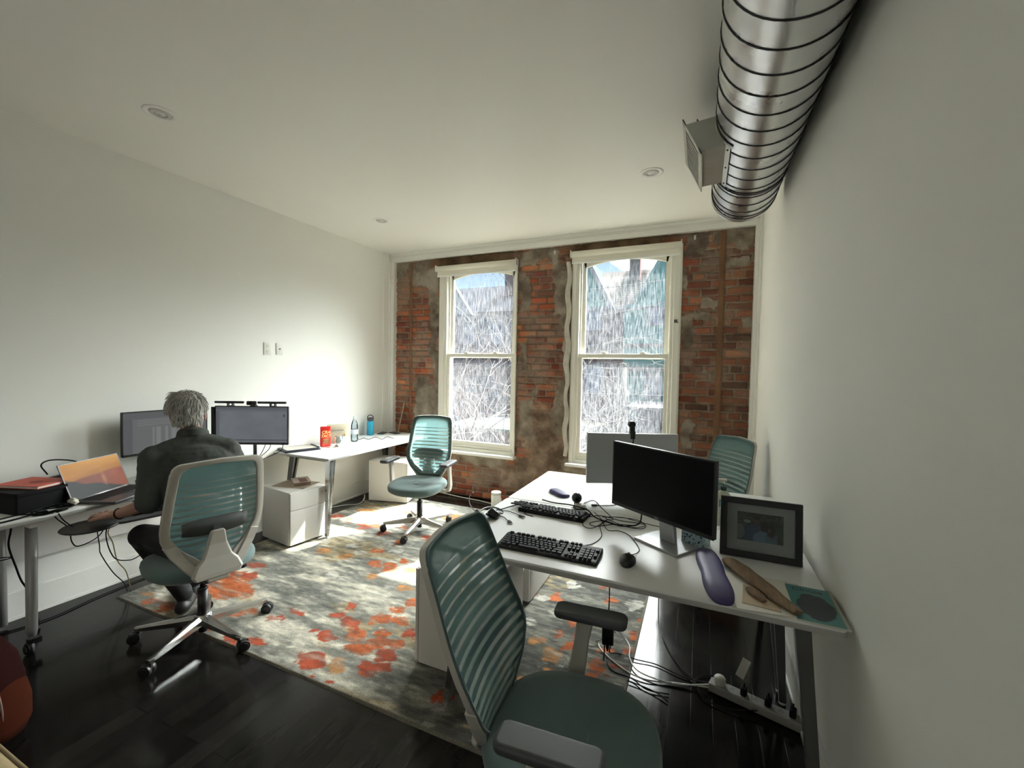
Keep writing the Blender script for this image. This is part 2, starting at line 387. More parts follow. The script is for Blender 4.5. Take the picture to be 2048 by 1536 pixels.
# crown board over the brick and the casings beside it
c = MB(); c.b2(XL, XR, YB - .035, YB + .03, 2.905, CZ); c.b2(XL, XR, YB - .05, YB - .035, 2.975, CZ); c.b2(XL, XR, YB - .043, YB - .035, 2.955, 2.962)
structure(c.build('trim_1', 'trim_paint', bevel=.004), 'white crown board above the brick wall')
c = MB(); c.b2(XL, XL + .075, YB - .04, YB + .03, 0, 2.905); c.b2(XL, XL + .03, YB - .06, YB - .04, 0, 2.905); c.b2(XL, XL + .012, YB - .16, YB - .06, 0, CZ)
structure(c.build('trim_2', 'trim_paint', bevel=.004), 'white vertical casing left of the brick wall')
c = MB(); c.b2(XR - .05, XR, YB - .05, YB + .03, 0, 2.905); c.b2(XR - .022, XR, YB - .12, YB - .05, 0, CZ)
structure(c.build('trim_3', 'trim_paint', bevel=.004), 'white vertical casing right of the brick wall')
for nm, x0, x1 in (('baseboard_left', XL, XL + .016), ('baseboard_right', XR - .016, XR)):
    c = MB(); c.b2(x0, x1, YR, YB - .16, 0, .17)
    xa, xb = (x0, x1 + .006) if nm.endswith('left') else (x0 - .006, x1)
    c.b2(xa, xb, YR, YB - .16, 0, .022)
    structure(c.build(nm, 'trim_paint', bevel=.003), 'tall white baseboard')

# ------------------------------------------------------------------ brick wall (real relief)
WIN = [(-2.99, -1.946, .55, 2.79), (-1.301, -.199, .55, 2.81)]
def brick_wall():
    st = .0075
    x0, x1, z0, z1 = XL + .03, XR - .01, 0.0, 2.93
    w, h = int((x1 - x0) / st) + 1, int((z1 - z0) / st) + 1
    X, Z = np.meshgrid(x0 + np.arange(w) * st, z0 + np.arange(h) * st)
    wob = (grid_noise(w, h, 60, 1) - .5) * .012; wob2 = (grid_noise(w, h, 40, 2) - .5) * .012
    bh, bw, mo = .074, .222, .0115
    row = np.floor((Z + wob) / bh).astype(int)
    rr = np.random.RandomState(5)
    offs = np.where(np.arange(60) % 2 == 0, 0, .5) + (rr.rand(60) - .5) * .16
    header = (np.arange(60) % 6) == 3
    bwr = np.where(header, bw / 2, bw)[row]
    u = (X + wob2 - x0) / bwr + offs[row]
    colm = np.floor(u).astype(int)
    fu = (u - colm) * bwr; fv = (Z + wob) - row * bh
    dist = np.minimum(np.minimum(fu, bwr - fu), np.minimum(fv, bh - fv))
    dist = dist + (grid_noise(w, h, 7, 3, 3) - .5) * .014
    tbl = rr.rand(60, 200, 3)
    t = tbl[row, colm % 200]
    pal = np.array([[.33, .085, .035], [.40, .13, .055], [.26, .065, .035], [.20, .06, .04], [.44, .17, .075], [.17, .075, .05], [.30, .12, .07], [.36, .10, .045]])
    base = pal[(t[..., 0] * 8).astype(int)] * (.75 + .5 * t[..., 1])[..., None]
    right = np.clip((X - (-.2)) / .15, 0, 1)                      # the bricks right of the windows are browner
    base = base * (1 - right[..., None] * .45) + base.mean(-1, keepdims=True) * np.array([.8, .62, .42]) * right[..., None] * .45
    mort = np.array([.30, .225, .16]) * (.75 + .5 * grid_noise(w, h, 10, 4))[..., None]
    inside = np.clip((dist - mo * .45) / .006, 0, 1)
    lost = np.clip((grid_noise(w, h, 26, 6, 3) - .60) / .06, 0, 1) * .8
    inside = inside * (1 - lost * .5)
    grime = grid_noise(w, h, 50, 8)
    C = mort * (1 - inside[..., None]) + base * inside[..., None]
    C = C * (.70 + .6 * grime)[..., None]
    patchy = np.clip((grid_noise(w, h, 34, 9) - .56) / .08, 0, 1) * .55   # old mortar smears
    C = C * (1 - patchy[..., None]) + np.array([.30, .24, .18]) * patchy[..., None]
    D = inside * (.012 + .008 * t[..., 2]) + (grid_noise(w, h, 9, 10, 4) - .5) * .007
    warpx = (grid_noise(w, h, 30, 21) - .5) * .22; warpz = (grid_noise(w, h, 30, 22) - .5) * .26
    fine = grid_noise(w, h, 14, 23, 4); fine2 = grid_noise(w, h, 40, 24, 4)
    for (cx, cz, hx, hz, kd) in PLASTER:
        wp = .25 if kd >= 2 else 1.0
        e = 1 - np.maximum(np.abs(X + warpx * wp - cx) / hx, np.abs(Z + warpz * wp - cz) / hz)
        mlt = .4 if kd >= 2 else .12
        a = np.clip(e / mlt + (fine - .5) * 1.2, 0, 1)
        if kd == 0: col = np.array([.27, .235, .19])
        elif kd == 1: col = np.array([.27, .205, .155])
        elif kd == 2: col = np.array([.13, .085, .05])
        else: col = np.array([.27, .235, .18])
        if kd == 1:                                              # a few bricks show through the render
            a = a * np.clip(1 - np.clip((fine2 - .62) / .04, 0, 1) * .9, 0, 1)
        mt = np.clip(.5 + (fine - .5) * 1.6 + (fine2 - .5) * 1.6, 0, 1)[..., None]; cc = col * (.45 + 1.0 * mt) * (1 - .5 * (1 - mt) * np.array([.1, .35, .55]))
        C = C * (1 - a[..., None]) + cc * a[..., None]
        dep = {0: .018, 1: .020, 2: .030, 3: .034}[kd]
        D = D * (1 - a) + (dep + (fine - .5) * .012 + (fine2 - .5) * .012) * a
    # bare timber nailers set into the brick
    for (xa, xb, za, zb) in ((-3.445, -3.40, 0, 2.9), (.118, .178, .3, 2.9), (-.19, .118, 1.785, 1.80), (-.19, .44, 2.52, 2.53)):
        e = np.minimum(np.minimum(X - xa, xb - X), np.minimum(Z - za, zb - Z)) + (fine - .5) * .012
        a = np.clip(e / .006, 0, 1)
        g = grid_noise(w, h, 8, 31, 4, ax=1, ay=6)
        cc = np.array([.19, .10, .05]) * (.5 + g)[..., None]
        C = C * (1 - a[..., None]) + cc * a[..., None]; D = D * (1 - a) + .024 * a
    C = np.clip(C * .80, 0, 1)
    P = np.stack([X, YB + .03 - D, Z], -1)
    mask = np.ones((h - 1, w - 1), bool)
    Xc, Zc = X[:-1, :-1] + st / 2, Z[:-1, :-1] + st / 2
    rag = (fine[:-1, :-1] - .5) * .03
    for (a, b_, c_, d_) in WIN:
        mask &= ~((Xc > a + .0) & (Xc < b_ - .0) & (Zc > c_) & (Zc < d_))
    m_ = attr_mat('old_brick', .88, .6, 150, .22, 110)
    o = grid_mesh('wall_far', P, C, m_, mask)
    structure(o, 'exposed old red brick wall with patches of plaster')
    return m_
M_BRICK = brick_wall()
# wall thickness behind the brick face with the window openings
c = MB(); ya, yb = YB + .03, YB + .30
xs = [XL - .1, WIN[0][0], WIN[0][1], WIN[1][0], WIN[1][1], XR + .1]
for i in (0, 2, 4): c.b2(xs[i], xs[i + 1], ya, yb, -.1, CZ + .1)
for i in (0, 1):
    c.b2(WIN[i][0], WIN[i][1], ya, yb, -.1, WIN[i][2]); c.b2(WIN[i][0], WIN[i][1], ya, yb, WIN[i][3], CZ + .1)
mat('rough_masonry', (.24, .20, .155), .9, bump=.9, bscale=30, var=.3, vscale=12)
structure(c.build('wall_core', 'rough_masonry'), 'masonry thickness of the brick wall'); bpy.data.objects['wall_core'].name = 'wall_far_core'

# dusty glass: clear, a little mirror-like, with streaked grime that catches the sun
G = bpy.data.materials.new('dusty_glass'); G.use_nodes = True
nt = G.node_tree; nt.nodes.clear()
out = nt.nodes.new('ShaderNodeOutputMaterial'); tr = nt.nodes.new('ShaderNodeBsdfTransparent'); gl = nt.nodes.new('ShaderNodeBsdfGlossy')
tl = nt.nodes.new('ShaderNodeBsdfTranslucent'); m1 = nt.nodes.new('ShaderNodeMixShader'); m2 = nt.nodes.new('ShaderNodeMixShader')
tr.inputs[0].default_value = (.96, .98, .97, 1); gl.inputs['Roughness'].default_value = .02; tl.inputs[0].default_value = (.85, .9, 1.0, 1)
tc = nt.nodes.new('ShaderNodeTexCoord'); mp = nt.nodes.new('ShaderNodeMapping'); mp.inputs['Scale'].default_value = (1, 1, .13)
nz = nt.nodes.new('ShaderNodeTexNoise'); nz.inputs['Scale'].default_value = 75; nz.inputs['Detail'].default_value = 6; nz.inputs['Roughness'].default_value = .7
nt.links.new(tc.outputs['Object'], mp.inputs[0]); nt.links.new(mp.outputs[0], nz.inputs['Vector'])
mr = nt.nodes.new('ShaderNodeMapRange'); mr.inputs['From Min'].default_value = .40; mr.inputs['From Max'].default_value = .72
mr.inputs['To Min'].default_value = .003; mr.inputs['To Max'].default_value = .034
nt.links.new(nz.outputs['Fac'], mr.inputs['Value'])
nt.links.new(mr.outputs[0], m1.inputs['Fac']); nt.links.new(tr.outputs[0], m1.inputs[1]); nt.links.new(tl.outputs[0], m1.inputs[2])
m2.inputs['Fac'].default_value = .035; nt.links.new(m1.outputs[0], m2.inputs[1]); nt.links.new(gl.outputs[0], m2.inputs[2])
nt.links.new(m2.outputs[0], out.inputs[0]); MATS['dusty_glass'] = G

def arc_top(x0, x1, zlow, zhigh, n=16):
    return [(x0 + (x1 - x0) * i / n, zlow + (zhigh - zlow) * (1 - (2 * i / n - 1) ** 2)) for i in range(n + 1)]
MXZ = Matrix(((1, 0, 0, 0), (0, 0, 1, 0), (0, 1, 0, 0), (0, 0, 0, 1)))      # (x,z) polygon extruded along y
def window(i, x0, x1, z0, z1, sx0, sx1, label):
    root = structure(empty('window_%d' % i, ((x0 + x1) / 2, YB, z0)), label)
    cx, cz = (x0 + x1) / 2, z0
    def L(mb, name, m, par=None):
        o = mb.build(name, m, par or root); o.data.transform(Matrix.Translation((-cx, -YB, -cz))); o.data.flip_normals() if False else None
        return o
    f = MB()
    ya, yb = YB - .004, YB + .16
    f.b2(x0, sx0 + .012, ya, yb, z0, z1); f.b2(sx1 - .012, x1, ya, yb, z0, z1); f.b2(sx0, sx1, ya, yb, z1 - .06, z1); f.b2(sx0, sx1, ya, yb, z0, z0 + .045)
    f.b2(x0 + .015, sx0 - .02, ya - .012, ya, z0, z1); f.b2(sx1 + .02, x1 - .012, ya - .012, ya, z0, z1)      # raised casing bands
    f.b2(sx0 + .012, sx0 + .024, YB + .045, YB + .065, z0, z1); f.b2(sx1 - .024, sx1 - .012, YB + .045, YB + .065, z0, z1)
    fr = L(f, 'frame', MATS['window_vinyl']); fr.modifiers.new('b', 'BEVEL').width = .003
    zm = 1.715; fw = .052
    s = MB(); ya, yb = YB + .012, YB + .045           # lower sash, nearer the room
    s.b2(sx0, sx1, ya, yb, zm - .022, zm + .022); s.b2(sx0, sx1, ya, yb, z0 + .045, z0 + .125)
    s.b2(sx0, sx0 + fw, ya, yb, z0 + .125, zm - .022); s.b2(sx1 - fw, sx1, ya, yb, z0 + .125, zm - .022)
    s.b2(sx0 + .02, sx1 - .02, ya - .008, ya, z0 + .06, z0 + .075)
    lo = L(s, 'lower_sash', MATS['window_vinyl']); lo.modifiers.new('b', 'BEVEL').width = .003
    g = MB(); g.b2(sx0 + fw, sx1 - fw, YB + .027, YB + .031, z0 + .12, zm - .02); L(g, 'glass_pane', G, lo)
    k = MB()
    for t in (.3, .72):
        xx = sx0 + (sx1 - sx0) * t; k.box((xx, YB + .03, zm + .028), (.05, .02, .012)); k.cyl((xx, YB + .03, zm + .03), (xx, YB + .03, zm + .044), .012, n=10); k.box((xx + .015, YB + .022, zm + .04), (.035, .008, .006))
    L(k, 'sash_lock', MATS['window_vinyl'], lo)
    s = MB(); ya, yb = YB + .065, YB + .10
    zt = z1 - .075
    s.b2(sx0 + .024, sx0 + .024 + fw * .8, ya, yb, zm, zt); s.b2(sx1 - .024 - fw * .8, sx1 - .024, ya, yb, zm, zt); s.b2(sx0 + .024, sx1 - .024, ya, yb, zm - .03, zm + .015)
    top = [(sx0 + .024, z1 - .03), (sx1 - .024, z1 - .03)] + list(reversed(arc_top(sx0 + .05, sx1 - .05, zt - .075, zt - .012)))
    s.prism(top[::-1], ya, yb, MXZ)
    up = L(s, 'upper_sash', MATS['window_vinyl'])
    g = MB(); g.b2(sx0 + .05, sx1 - .05, YB + .08, YB + .084, zm, zt); L(g, 'glass_pane', G, up)
    s = MB(); s.b2(x0 - .02, x1 + .02, YB - .075, YB + .06, z0 - .028, z0 + .004)
    si = L(s, 'sill', MATS['trim_paint']); si.modifiers.new('b', 'BEVEL').width = .004
    return root
W1 = window(1, *WIN[0], -2.89, -1.96, 'tall white double-hung window on the left of the brick wall')
W2 = window(2, *WIN[1], -1.23, -.289, 'tall white double-hung window on the right of the brick wall')
# window_2 has a small latch on its right casing
c = MB(); c.box((-.245, YB - .02, 2.055), (.028, .012, .03)); c.cyl((-.245, YB - .025, 2.05), (-.225, YB - .045, 2.04), .006, n=8)
o = c.build('casing_latch', 'dark_grey_plastic', W2); o.data.transform(Matrix.Translation((-W2.location.x, -YB, -W2.location.z)))

mat('blind_fabric', (.78, .76, .66), .8)
for (x0, x1, z, lab) in ((-3.0, -1.935, 2.762, 'cream roller blind rolled up over the left window'), (-1.305, -.212, 2.785, 'cream roller blind rolled up over the right window')):
    e = empty('roller_blind', ((x0 + x1) / 2, YB - .05, z), label=lab, cat='blind', group='roller blinds')
    hw = (x1 - x0) / 2
    MB().cyl((-hw, 0, 0), (hw, 0, 0), .032, n=20).build('fabric_roll', 'blind_fabric', e)
    m = MB(); m.b2(-hw + .01, hw - .01, -.001, .003, -.085, 0); m.build('hanging_fabric', 'blind_fabric', e)
    MB().b2(-hw + .01, hw - .01, -.006, .008, -.098, -.082).build('hem_bar', 'trim_paint', e)
    for sx in (-1, 1): MB().b2(sx * hw - .004, sx * hw + .004, -.035, .045, -.035, .04).build('end_bracket', 'steel_white', e)

# pale rounded plaster nib along the right window's left side
c = MB()
pts = [(-1.335 + .012 * math.sin(i * 1.7), YB - .012, .62 + i * .1) for i in range(22)]
mat('pale_plaster', (.50, .47, .40), .9, bump=.8, bscale=40, var=.3, vscale=20)
c.tube(pts, [.022, .03, .02, .034, .026, .03, .024], n=10)
structure(c.build('trim_4', 'pale_plaster'), 'rough pale plaster edge left of the right window')

# ------------------------------------------------------------------ rug
def rug():
    x0, x1, y0, y1 = -3.49, -.285, 1.49, 4.15
    st = .0085; w, h = int((x1 - x0) / st), int((y1 - y0) / st)
    X, Y = np.meshgrid(np.linspace(x0, x1, w), np.linspace(y0, y1, h))
    # streaks lie along one weave direction
    n1 = grid_noise(w, h, 13, 41, 5, ax=2.6, ay=.6); n2 = grid_noise(w, h, 90, 42, 4); n3 = grid_noise(w, h, 5, 43, 2, ax=2.5, ay=.8); n4 = grid_noise(w, h, 9, 44, 4, ax=2.6, ay=.6)
    cream = np.array([.56, .53, .44]); grey = np.array([.215, .215, .19]); dark = np.array([.085, .088, .08])
    k = np.clip((n1 - .44) / .22 + (n2 - .5) * 1.6, 0, 1)
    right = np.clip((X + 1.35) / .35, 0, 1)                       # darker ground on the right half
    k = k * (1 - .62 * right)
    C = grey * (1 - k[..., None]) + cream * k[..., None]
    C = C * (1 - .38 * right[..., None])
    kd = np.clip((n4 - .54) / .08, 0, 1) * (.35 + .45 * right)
    C = C * (1 - kd[..., None]) + dark * kd[..., None]
    gold = np.clip((grid_noise(w, h, 30, 47, 4, ax=1.6, ay=.7) - .64) / .05, 0, 1) * .35
    C = C * (1 - gold[..., None]) + np.array([.50, .36, .15]) * gold[..., None]
    wx = (grid_noise(w, h, 6, 45, 3) - .5) * .075; wy = (grid_noise(w, h, 6, 46, 3) - .5) * .075
    pal = {0: np.array([.35, .075, .038]), 1: np.array([.40, .115, .045]), 2: np.array([.44, .215, .085]), 3: np.array([.58, .56, .50]), 4: np.array([.15, .155, .14])}
    extra = []
    r = np.random.RandomState(3)
    for i in range(46):
        bx, by = r.uniform(x0, x1), r.uniform(y0, y1)
        if any(math.hypot(bx - q[0], by - q[1]) < .16 for q in BLOBS): continue
        if -2.75 < bx < -1.9 and 1.9 < by < 2.9: continue
        extra.append((bx, by, .035 + .03 * r.rand(), .012, -.02, .03 + .02 * r.rand(), [0, 1, 2, 3, 3, 4][r.randint(6)]))
    for (bx, by, ax_, ay_, cx_, cy_, kd_) in list(BLOBS) + extra:
        det = ax_ * cy_ - ay_ * cx_
        dx, dy = X - bx + wx, Y - by + wy
        p = (dx * cy_ - dy * cx_) / det; q = (dy * ax_ - dx * ay_) / det
        e = 1 - (np.abs(p) ** 4 + np.abs(q) ** 4) + (n4 - .5) * 1.5 + (n1 - .5) * .8
        a = np.clip(e / .25 + (n3 - .5) * 1.2, 0, 1) * np.clip(.72 + (n3 - .35) * 1.3, 0, 1)
        if kd_ >= 3: a = a * .65
        C = C * (1 - a[..., None]) + pal[kd_] * (.8 + .4 * n3)[..., None] * a[..., None]
    n5 = grid_noise(w, h, 3, 48, 2, ax=1.8, ay=.8); n6 = grid_noise(w, h, 5, 49, 3, ax=2.4, ay=.7)
    C = C * (.62 + .76 * n5)[..., None]
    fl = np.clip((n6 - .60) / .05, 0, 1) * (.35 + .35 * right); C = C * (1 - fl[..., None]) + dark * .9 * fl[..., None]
    fl = np.clip((n6 - .26) / -.05, 0, 1) * .5; C = C * (1 - fl[..., None]) + cream * fl[..., None]
    Z = .010 + (n3 - .5) * .002
    edge = np.minimum(np.minimum(X - x0, x1 - X), np.minimum(Y - y0, y1 - Y))
    bd = edge < .012
    C[bd] = np.array([.22, .205, .165]); Z = np.where(edge < .003, .0005, Z)
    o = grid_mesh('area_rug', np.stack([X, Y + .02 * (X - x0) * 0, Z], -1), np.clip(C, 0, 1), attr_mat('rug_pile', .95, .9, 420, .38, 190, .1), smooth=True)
    tag(o, 'grey and cream abstract area rug with orange red patches lying on the dark floor', 'rug')
rug()
# ------------------------------------------------------------------ office chairs
mat('chair_plastic', (.47, .455, .41), .42, bump=.05, bscale=300)
mat('chair_fabric', (.085, .138, .138), .85, bump=.35, bscale=700, sheen=.3)
mat('pad_dark', (.055, .058, .062), .5, bump=.08, bscale=300)
mat('lumbar_dark', (.05, .055, .055), .6)
mat('polished_aluminium', (.62, .62, .61), .22, metal=1.0)

def mesh_fabric():
    """woven back: closed knit with sheer bands; what is behind shows through"""
    M = bpy.data.materials.new('knit_mesh'); M.use_nodes = True; nt = M.node_tree; nt.nodes.clear()
    out = nt.nodes.new('ShaderNodeOutputMaterial'); uv = nt.nodes.new('ShaderNodeUVMap'); sp = nt.nodes.new('ShaderNodeSeparateXYZ')
    nt.links.new(uv.outputs[0], sp.inputs[0])
    def math_(op, a, b_=None):
        n = nt.nodes.new('ShaderNodeMath'); n.operation = op
        for i, q in enumerate((a, b_)):
            if q is None: continue
            if isinstance(q, (int, float)): n.inputs[i].default_value = q
            else: nt.links.new(q, n.inputs[i])
        return n.outputs[0]
    v = sp.outputs['Y']
    fr = math_('FRACT', math_('MULTIPLY', v, 17.5))
    wd = math_('ADD', math_('MULTIPLY', math_('SUBTRACT', 1.0, v), .48), .12)      # bands grow wider downwards
    band = math_('LESS_THAN', fr, wd)
    lim = math_('MULTIPLY', math_('LESS_THAN', v, .86), math_('GREATER_THAN', v, .04))
    side = math_('LESS_THAN', math_('ABSOLUTE', math_('SUBTRACT', sp.outputs['X'], .5)), .43)
    band = math_('MULTIPLY', math_('MULTIPLY', band, lim), side)
    solid = nt.nodes.new('ShaderNodeMixShader'); df = nt.nodes.new('ShaderNodeBsdfDiffuse'); tl = nt.nodes.new('ShaderNodeBsdfTranslucent')
    cm = nt.nodes.new('ShaderNodeMixRGB'); cm.inputs['Color1'].default_value = (.115, .178, .182, 1); cm.inputs['Color2'].default_value = (.50, .63, .61, 1)
    nt.links.new(band, cm.inputs['Fac']); nt.links.new(cm.outputs[0], df.inputs[0])
    tl.inputs[0].default_value = (.22, .40, .41, 1); nt.links.new(math_('SUBTRACT', .42, math_('MULTIPLY', band, .34)), solid.inputs['Fac'])
    nt.links.new(df.outputs[0], solid.inputs[1]); nt.links.new(tl.outputs[0], solid.inputs[2])
    tr = nt.nodes.new('ShaderNodeBsdfTransparent'); mx = nt.nodes.new('ShaderNodeMixShader')
    fac = math_('ADD', math_('MULTIPLY', band, .45), .06)
    nt.links.new(fac, mx.inputs['Fac']); nt.links.new(solid.outputs[0], mx.inputs[1]); nt.links.new(tr.outputs[0], mx.inputs[2])
    nt.links.new(mx.outputs[0], out.inputs[0]); MATS['knit_mesh'] = M
    return M
mesh_fabric()

ZB, ZT = .46, 1.06
def back_w(v):
    return float(np.interp(v, [0, .06, .16, .30, .42, .62, .9, 1.0], [.085, .125, .180, .228, .236, .228, .212, .207]))
def back_y(x, z):
    v = (z - ZB) / (ZT - ZB)
    return -.215 + .030 * math.exp(-((v - .25) / .22) ** 2) - .085 * max(v, 0) ** 1.8 + .55 * x * x
def back_outline(n=22):
    """half outline bottom to top then mirrored, rounded top corners"""
    right = [(back_w(i / n), ZB + (ZT - ZB) * i / n) for i in range(n)]
    right = [p for p in right if p[1] < ZT - .045]
    w = back_w(1)
    for i in range(9):
        a = math.pi / 2 * i / 8
        right.append((w - .045 + .045 * math.cos(a), ZT - .045 + .042 * math.sin(a)))
    for i in range(1, 6): right.append(((w - .045) * (1 - i / 6), ZT - .003 + .009 * math.sin(i / 6 * math.pi / 2)))
    top = [(0, ZT + .007)]
    left = [(-x, z) for x, z in reversed(right)]
    return right + top + left
def strip_frame(mb, outer, inner, yf, y_off0, y_off1):
    n = len(outer)
    rings = []
    for (P, yo) in ((outer, y_off1), (outer, y_off0), (inner, y_off0), (inner, y_off1), (outer, y_off1)):
        rings.append([(x, yf(x, z) + yo, z) for x, z in P])
    mb.loft(rings, caps=False)
def make_chair():
    root = empty('office_chair')
    # --- five-star base
    b_ = MB()
    b_.lathe([(.0, .075), (.036, .075), (.042, .09), (.042, .125), (.034, .135), (0, .135)], n=20)
    for k in range(5):
        a = math.radians(72 * k); R = Matrix.Rotation(a, 3, 'Z')
        rings = []
        for t, w, zt, zb in ((.03, .030, .130, .080), (.08, .026, .124, .076), (.16, .021, .110, .072), (.25, .017, .098, .068), (.31, .015, .090, .066), (.335, .010, .086, .068)):
            rings.append([R @ Vector((t, sy * w * kk, z)) for sy, kk, z in ((-1, 1, zb), (1, 1, zb), (1, .95, (zb + zt) / 2 + .006), (1, .35, zt), (-1, .35, zt), (-1, .95, (zb + zt) / 2 + .006))])
        b_.loft(rings, True, smooth=False)
    base = b_.build('star_base', 'polished_aluminium', root, bevel=.002)
    for k in range(5):
        a = math.radians(72 * k)
        c_ = MB(); turn = a + [1.2, -.7, 2.0, .3, -1.4][k]; d = Vector((math.cos(turn), math.sin(turn), 0)); nrm = Vector((-d.y, d.x, 0))
        p = Vector((.322 * math.cos(a), .322 * math.sin(a), 0)); q = p + d * .014
        c_.cyl(p + Vector((0, 0, .045)), p + Vector((0, 0, .072)), .008, n=10)
        for sgn in (-1, 1):
            ctr = q + nrm * .015 * sgn + Vector((0, 0, .0295))
            c_.cyl(ctr - nrm * .010, ctr + nrm * .010, .029, n=22)
            c_.cyl(ctr + nrm * .010 * sgn, ctr + nrm * .012 * sgn, .022, .018, n=18)
        c_.box(q + Vector((0, 0, .042)), (.05, .018, .026), rz=turn)
        c_.build('caster', 'black_plastic', base, bevel=.0015)
    g_ = MB(); g_.cyl((0, 0, .06), (0, 0, .275), .026, n=20); g_.cyl((0, 0, .275), (0, 0, .285), .028, .02, n=20); g_.cyl((0, 0, .28), (0, 0, .37), .014, n=16); g_.cyl((0, 0, .03), (0, 0, .08), .022, n=20)
    g_.build('gas_lift', 'black_plastic', root)
    # --- mechanism
    mch = MB(); mch.rbox((0, -.02, .385), (.17, .24, .045), .02); mch.box((0, -.15, .405), (.10, .14, .03)); mch.cyl((.08, .03, .385), (.21, .05, .38), .006, n=8); mch.box((.22, .052, .379), (.045, .02, .008))
    mch.build('tilt_mechanism', 'dark_grey_plastic', root)
    # --- seat
    def se(w, l, z, n=44, e=2.9, y0=.03, dish=0):
        out = []
        for i in range(n):
            a = 2 * math.pi * i / n; ca, sa = math.cos(a), math.sin(a)
            x = w * math.copysign(abs(ca) ** (2 / e), ca); y = l * math.copysign(abs(sa) ** (2 / e), sa)
            if y < 0: x *= 1 - .13 * (-y / l) ** 2
            zz = z - (.020 * max(0, (y / l)) ** 3)
            out.append((x, y + y0, zz))
        return out
    s_ = MB(); rings = [se(w, l, z) for w, l, z in ((.17, .16, .405), (.232, .230, .408), (.254, .254, .424), (.258, .258, .445), (.254, .254, .463), (.243, .242, .475), (.21, .21, .480), (.14, .13, .478), (.05, .05, .476))]
    s_.loft(rings, True).build('seat_cushion', 'chair_fabric', root)
    s_ = MB(); s_.loft([se(w, l, z) for w, l, z in ((.12, .12, .392), (.20, .19, .394), (.232, .222, .404), (.236, .226, .412), (.15, .15, .413))], True).build('seat_shell', 'chair_plastic', root)
    # --- back frame
    OUT = back_outline()
    zc = .79
    INN = [(x * (1 - .036 / max(abs(x), .12)) if abs(x) > .06 else x * .7, zc + (z - zc) * (.915 if z > zc else .86)) for x, z in OUT]
    f_ = MB(); strip_frame(f_, OUT, INN, back_y, -.022, .0)
    frame = f_.build('back_frame', 'chair_plastic', root, bevel=.003)
    # yoke plate rising from the foot of the frame
    y_ = MB()
    def yk(x, z, o): return (x, back_y(x * .6, max(z, ZB)) + o, z)
    prof = [(.425, .105), (.45, .120), (.50, .098), (.53, .070), (.60, .046), (.665, .034), (.675, .026)]
    rings = []
    for z, hw in prof:
        o0, o1 = (-.050, -.026)
        rings.append([yk(-hw, z, o0 + .010), yk(-hw * .9, z, o0), yk(hw * .9, z, o0), yk(hw, z, o0 + .010), yk(hw, z, o1), yk(-hw, z, o1)])
    y_.loft(rings, True, smooth=False)
    y_.box((0, -.17, .418), (.10, .16, .028))
    yo = y_.build('support_yoke', 'chair_plastic', root, bevel=.004)
    # lower wings of the frame, folded back
    for sx in (-1, 1):
        w_ = MB(); rings = []
        for z, hw, t in ((.44, .105, .012), (.50, .150, .013), (.56, .190, .012), (.62, .218, .008)):
            rings.append([(sx * (hw - .045), back_y(hw - .045, z) - .028, z + .012), (sx * hw, back_y(hw, z) - .034, z), (sx * (hw + .004), back_y(hw, z) + .004, z), (sx * (hw - .045), back_y(hw - .045, z) - .004, z + .014)])
        w_.loft(rings, True, smooth=False); w_.build('frame_wing', 'chair_plastic', frame, bevel=.003)
    l_ = MB(); rings = []
    for i in range(13):
        x = -.15 + .30 * i / 12; hz = .045 - .014 * abs(x / .15) ** 3
        rings.append([(x, back_y(x, .70) - .018, .70 - hz), (x, back_y(x, .70) - .010, .70 - hz), (x, back_y(x, .70) - .010, .70 + hz), (x, back_y(x, .70) - .018, .70 + hz)])
    l_.loft(rings, True); l_.box((0, back_y(0, .68) - .022, .675), (.035, .012, .05)); l_.build('lumbar_pad', 'lumbar_dark', root)
    # --- knit panel with uv
    me = bpy.data.meshes.new('mesh_panel'); vs = []; fs = []; K = 9; n = len(OUT)
    for k in range(K + 1):
        t = 1 - k / K * .995
        for x, z in OUT:
            X_ = x * .975 * t; Z_ = zc + (z - zc) * .982 * t
            vs.append((X_, back_y(X_, Z_) + .003 + .0 * t, Z_))
    for k in range(K):
        for i in range(n - 1): fs.append((k * n + i, k * n + i + 1, (k + 1) * n + i + 1, (k + 1) * n + i))
        fs.append((k * n + n - 1, k * n, (k + 1) * n, (k + 1) * n + n - 1))
    me.from_pydata(vs, [], fs); uvl = me.uv_layers.new(name='UVMap')
    for lp in me.loops:
        c_ = me.vertices[lp.vertex_index].co; uvl.data[lp.index].uv = (c_.x / .5 + .5, (c_.z - ZB) / (ZT - ZB))
    me.polygons.foreach_set('use_smooth', [True] * len(me.polygons)); me.materials.append(MATS['knit_mesh'])
    o = bpy.data.objects.new('mesh_panel', me); COL.objects.link(o); o.parent = root
    # dark welt round the panel
    w_ = MB(); P = [(x * .985, back_y(x * .985, z) + .003, zc + (z - zc) * .987) for x, z in OUT]; w_.tube(P + [P[0]], .0045, n=6, smoothk=1); w_.build('welt', 'chair_fabric', root)
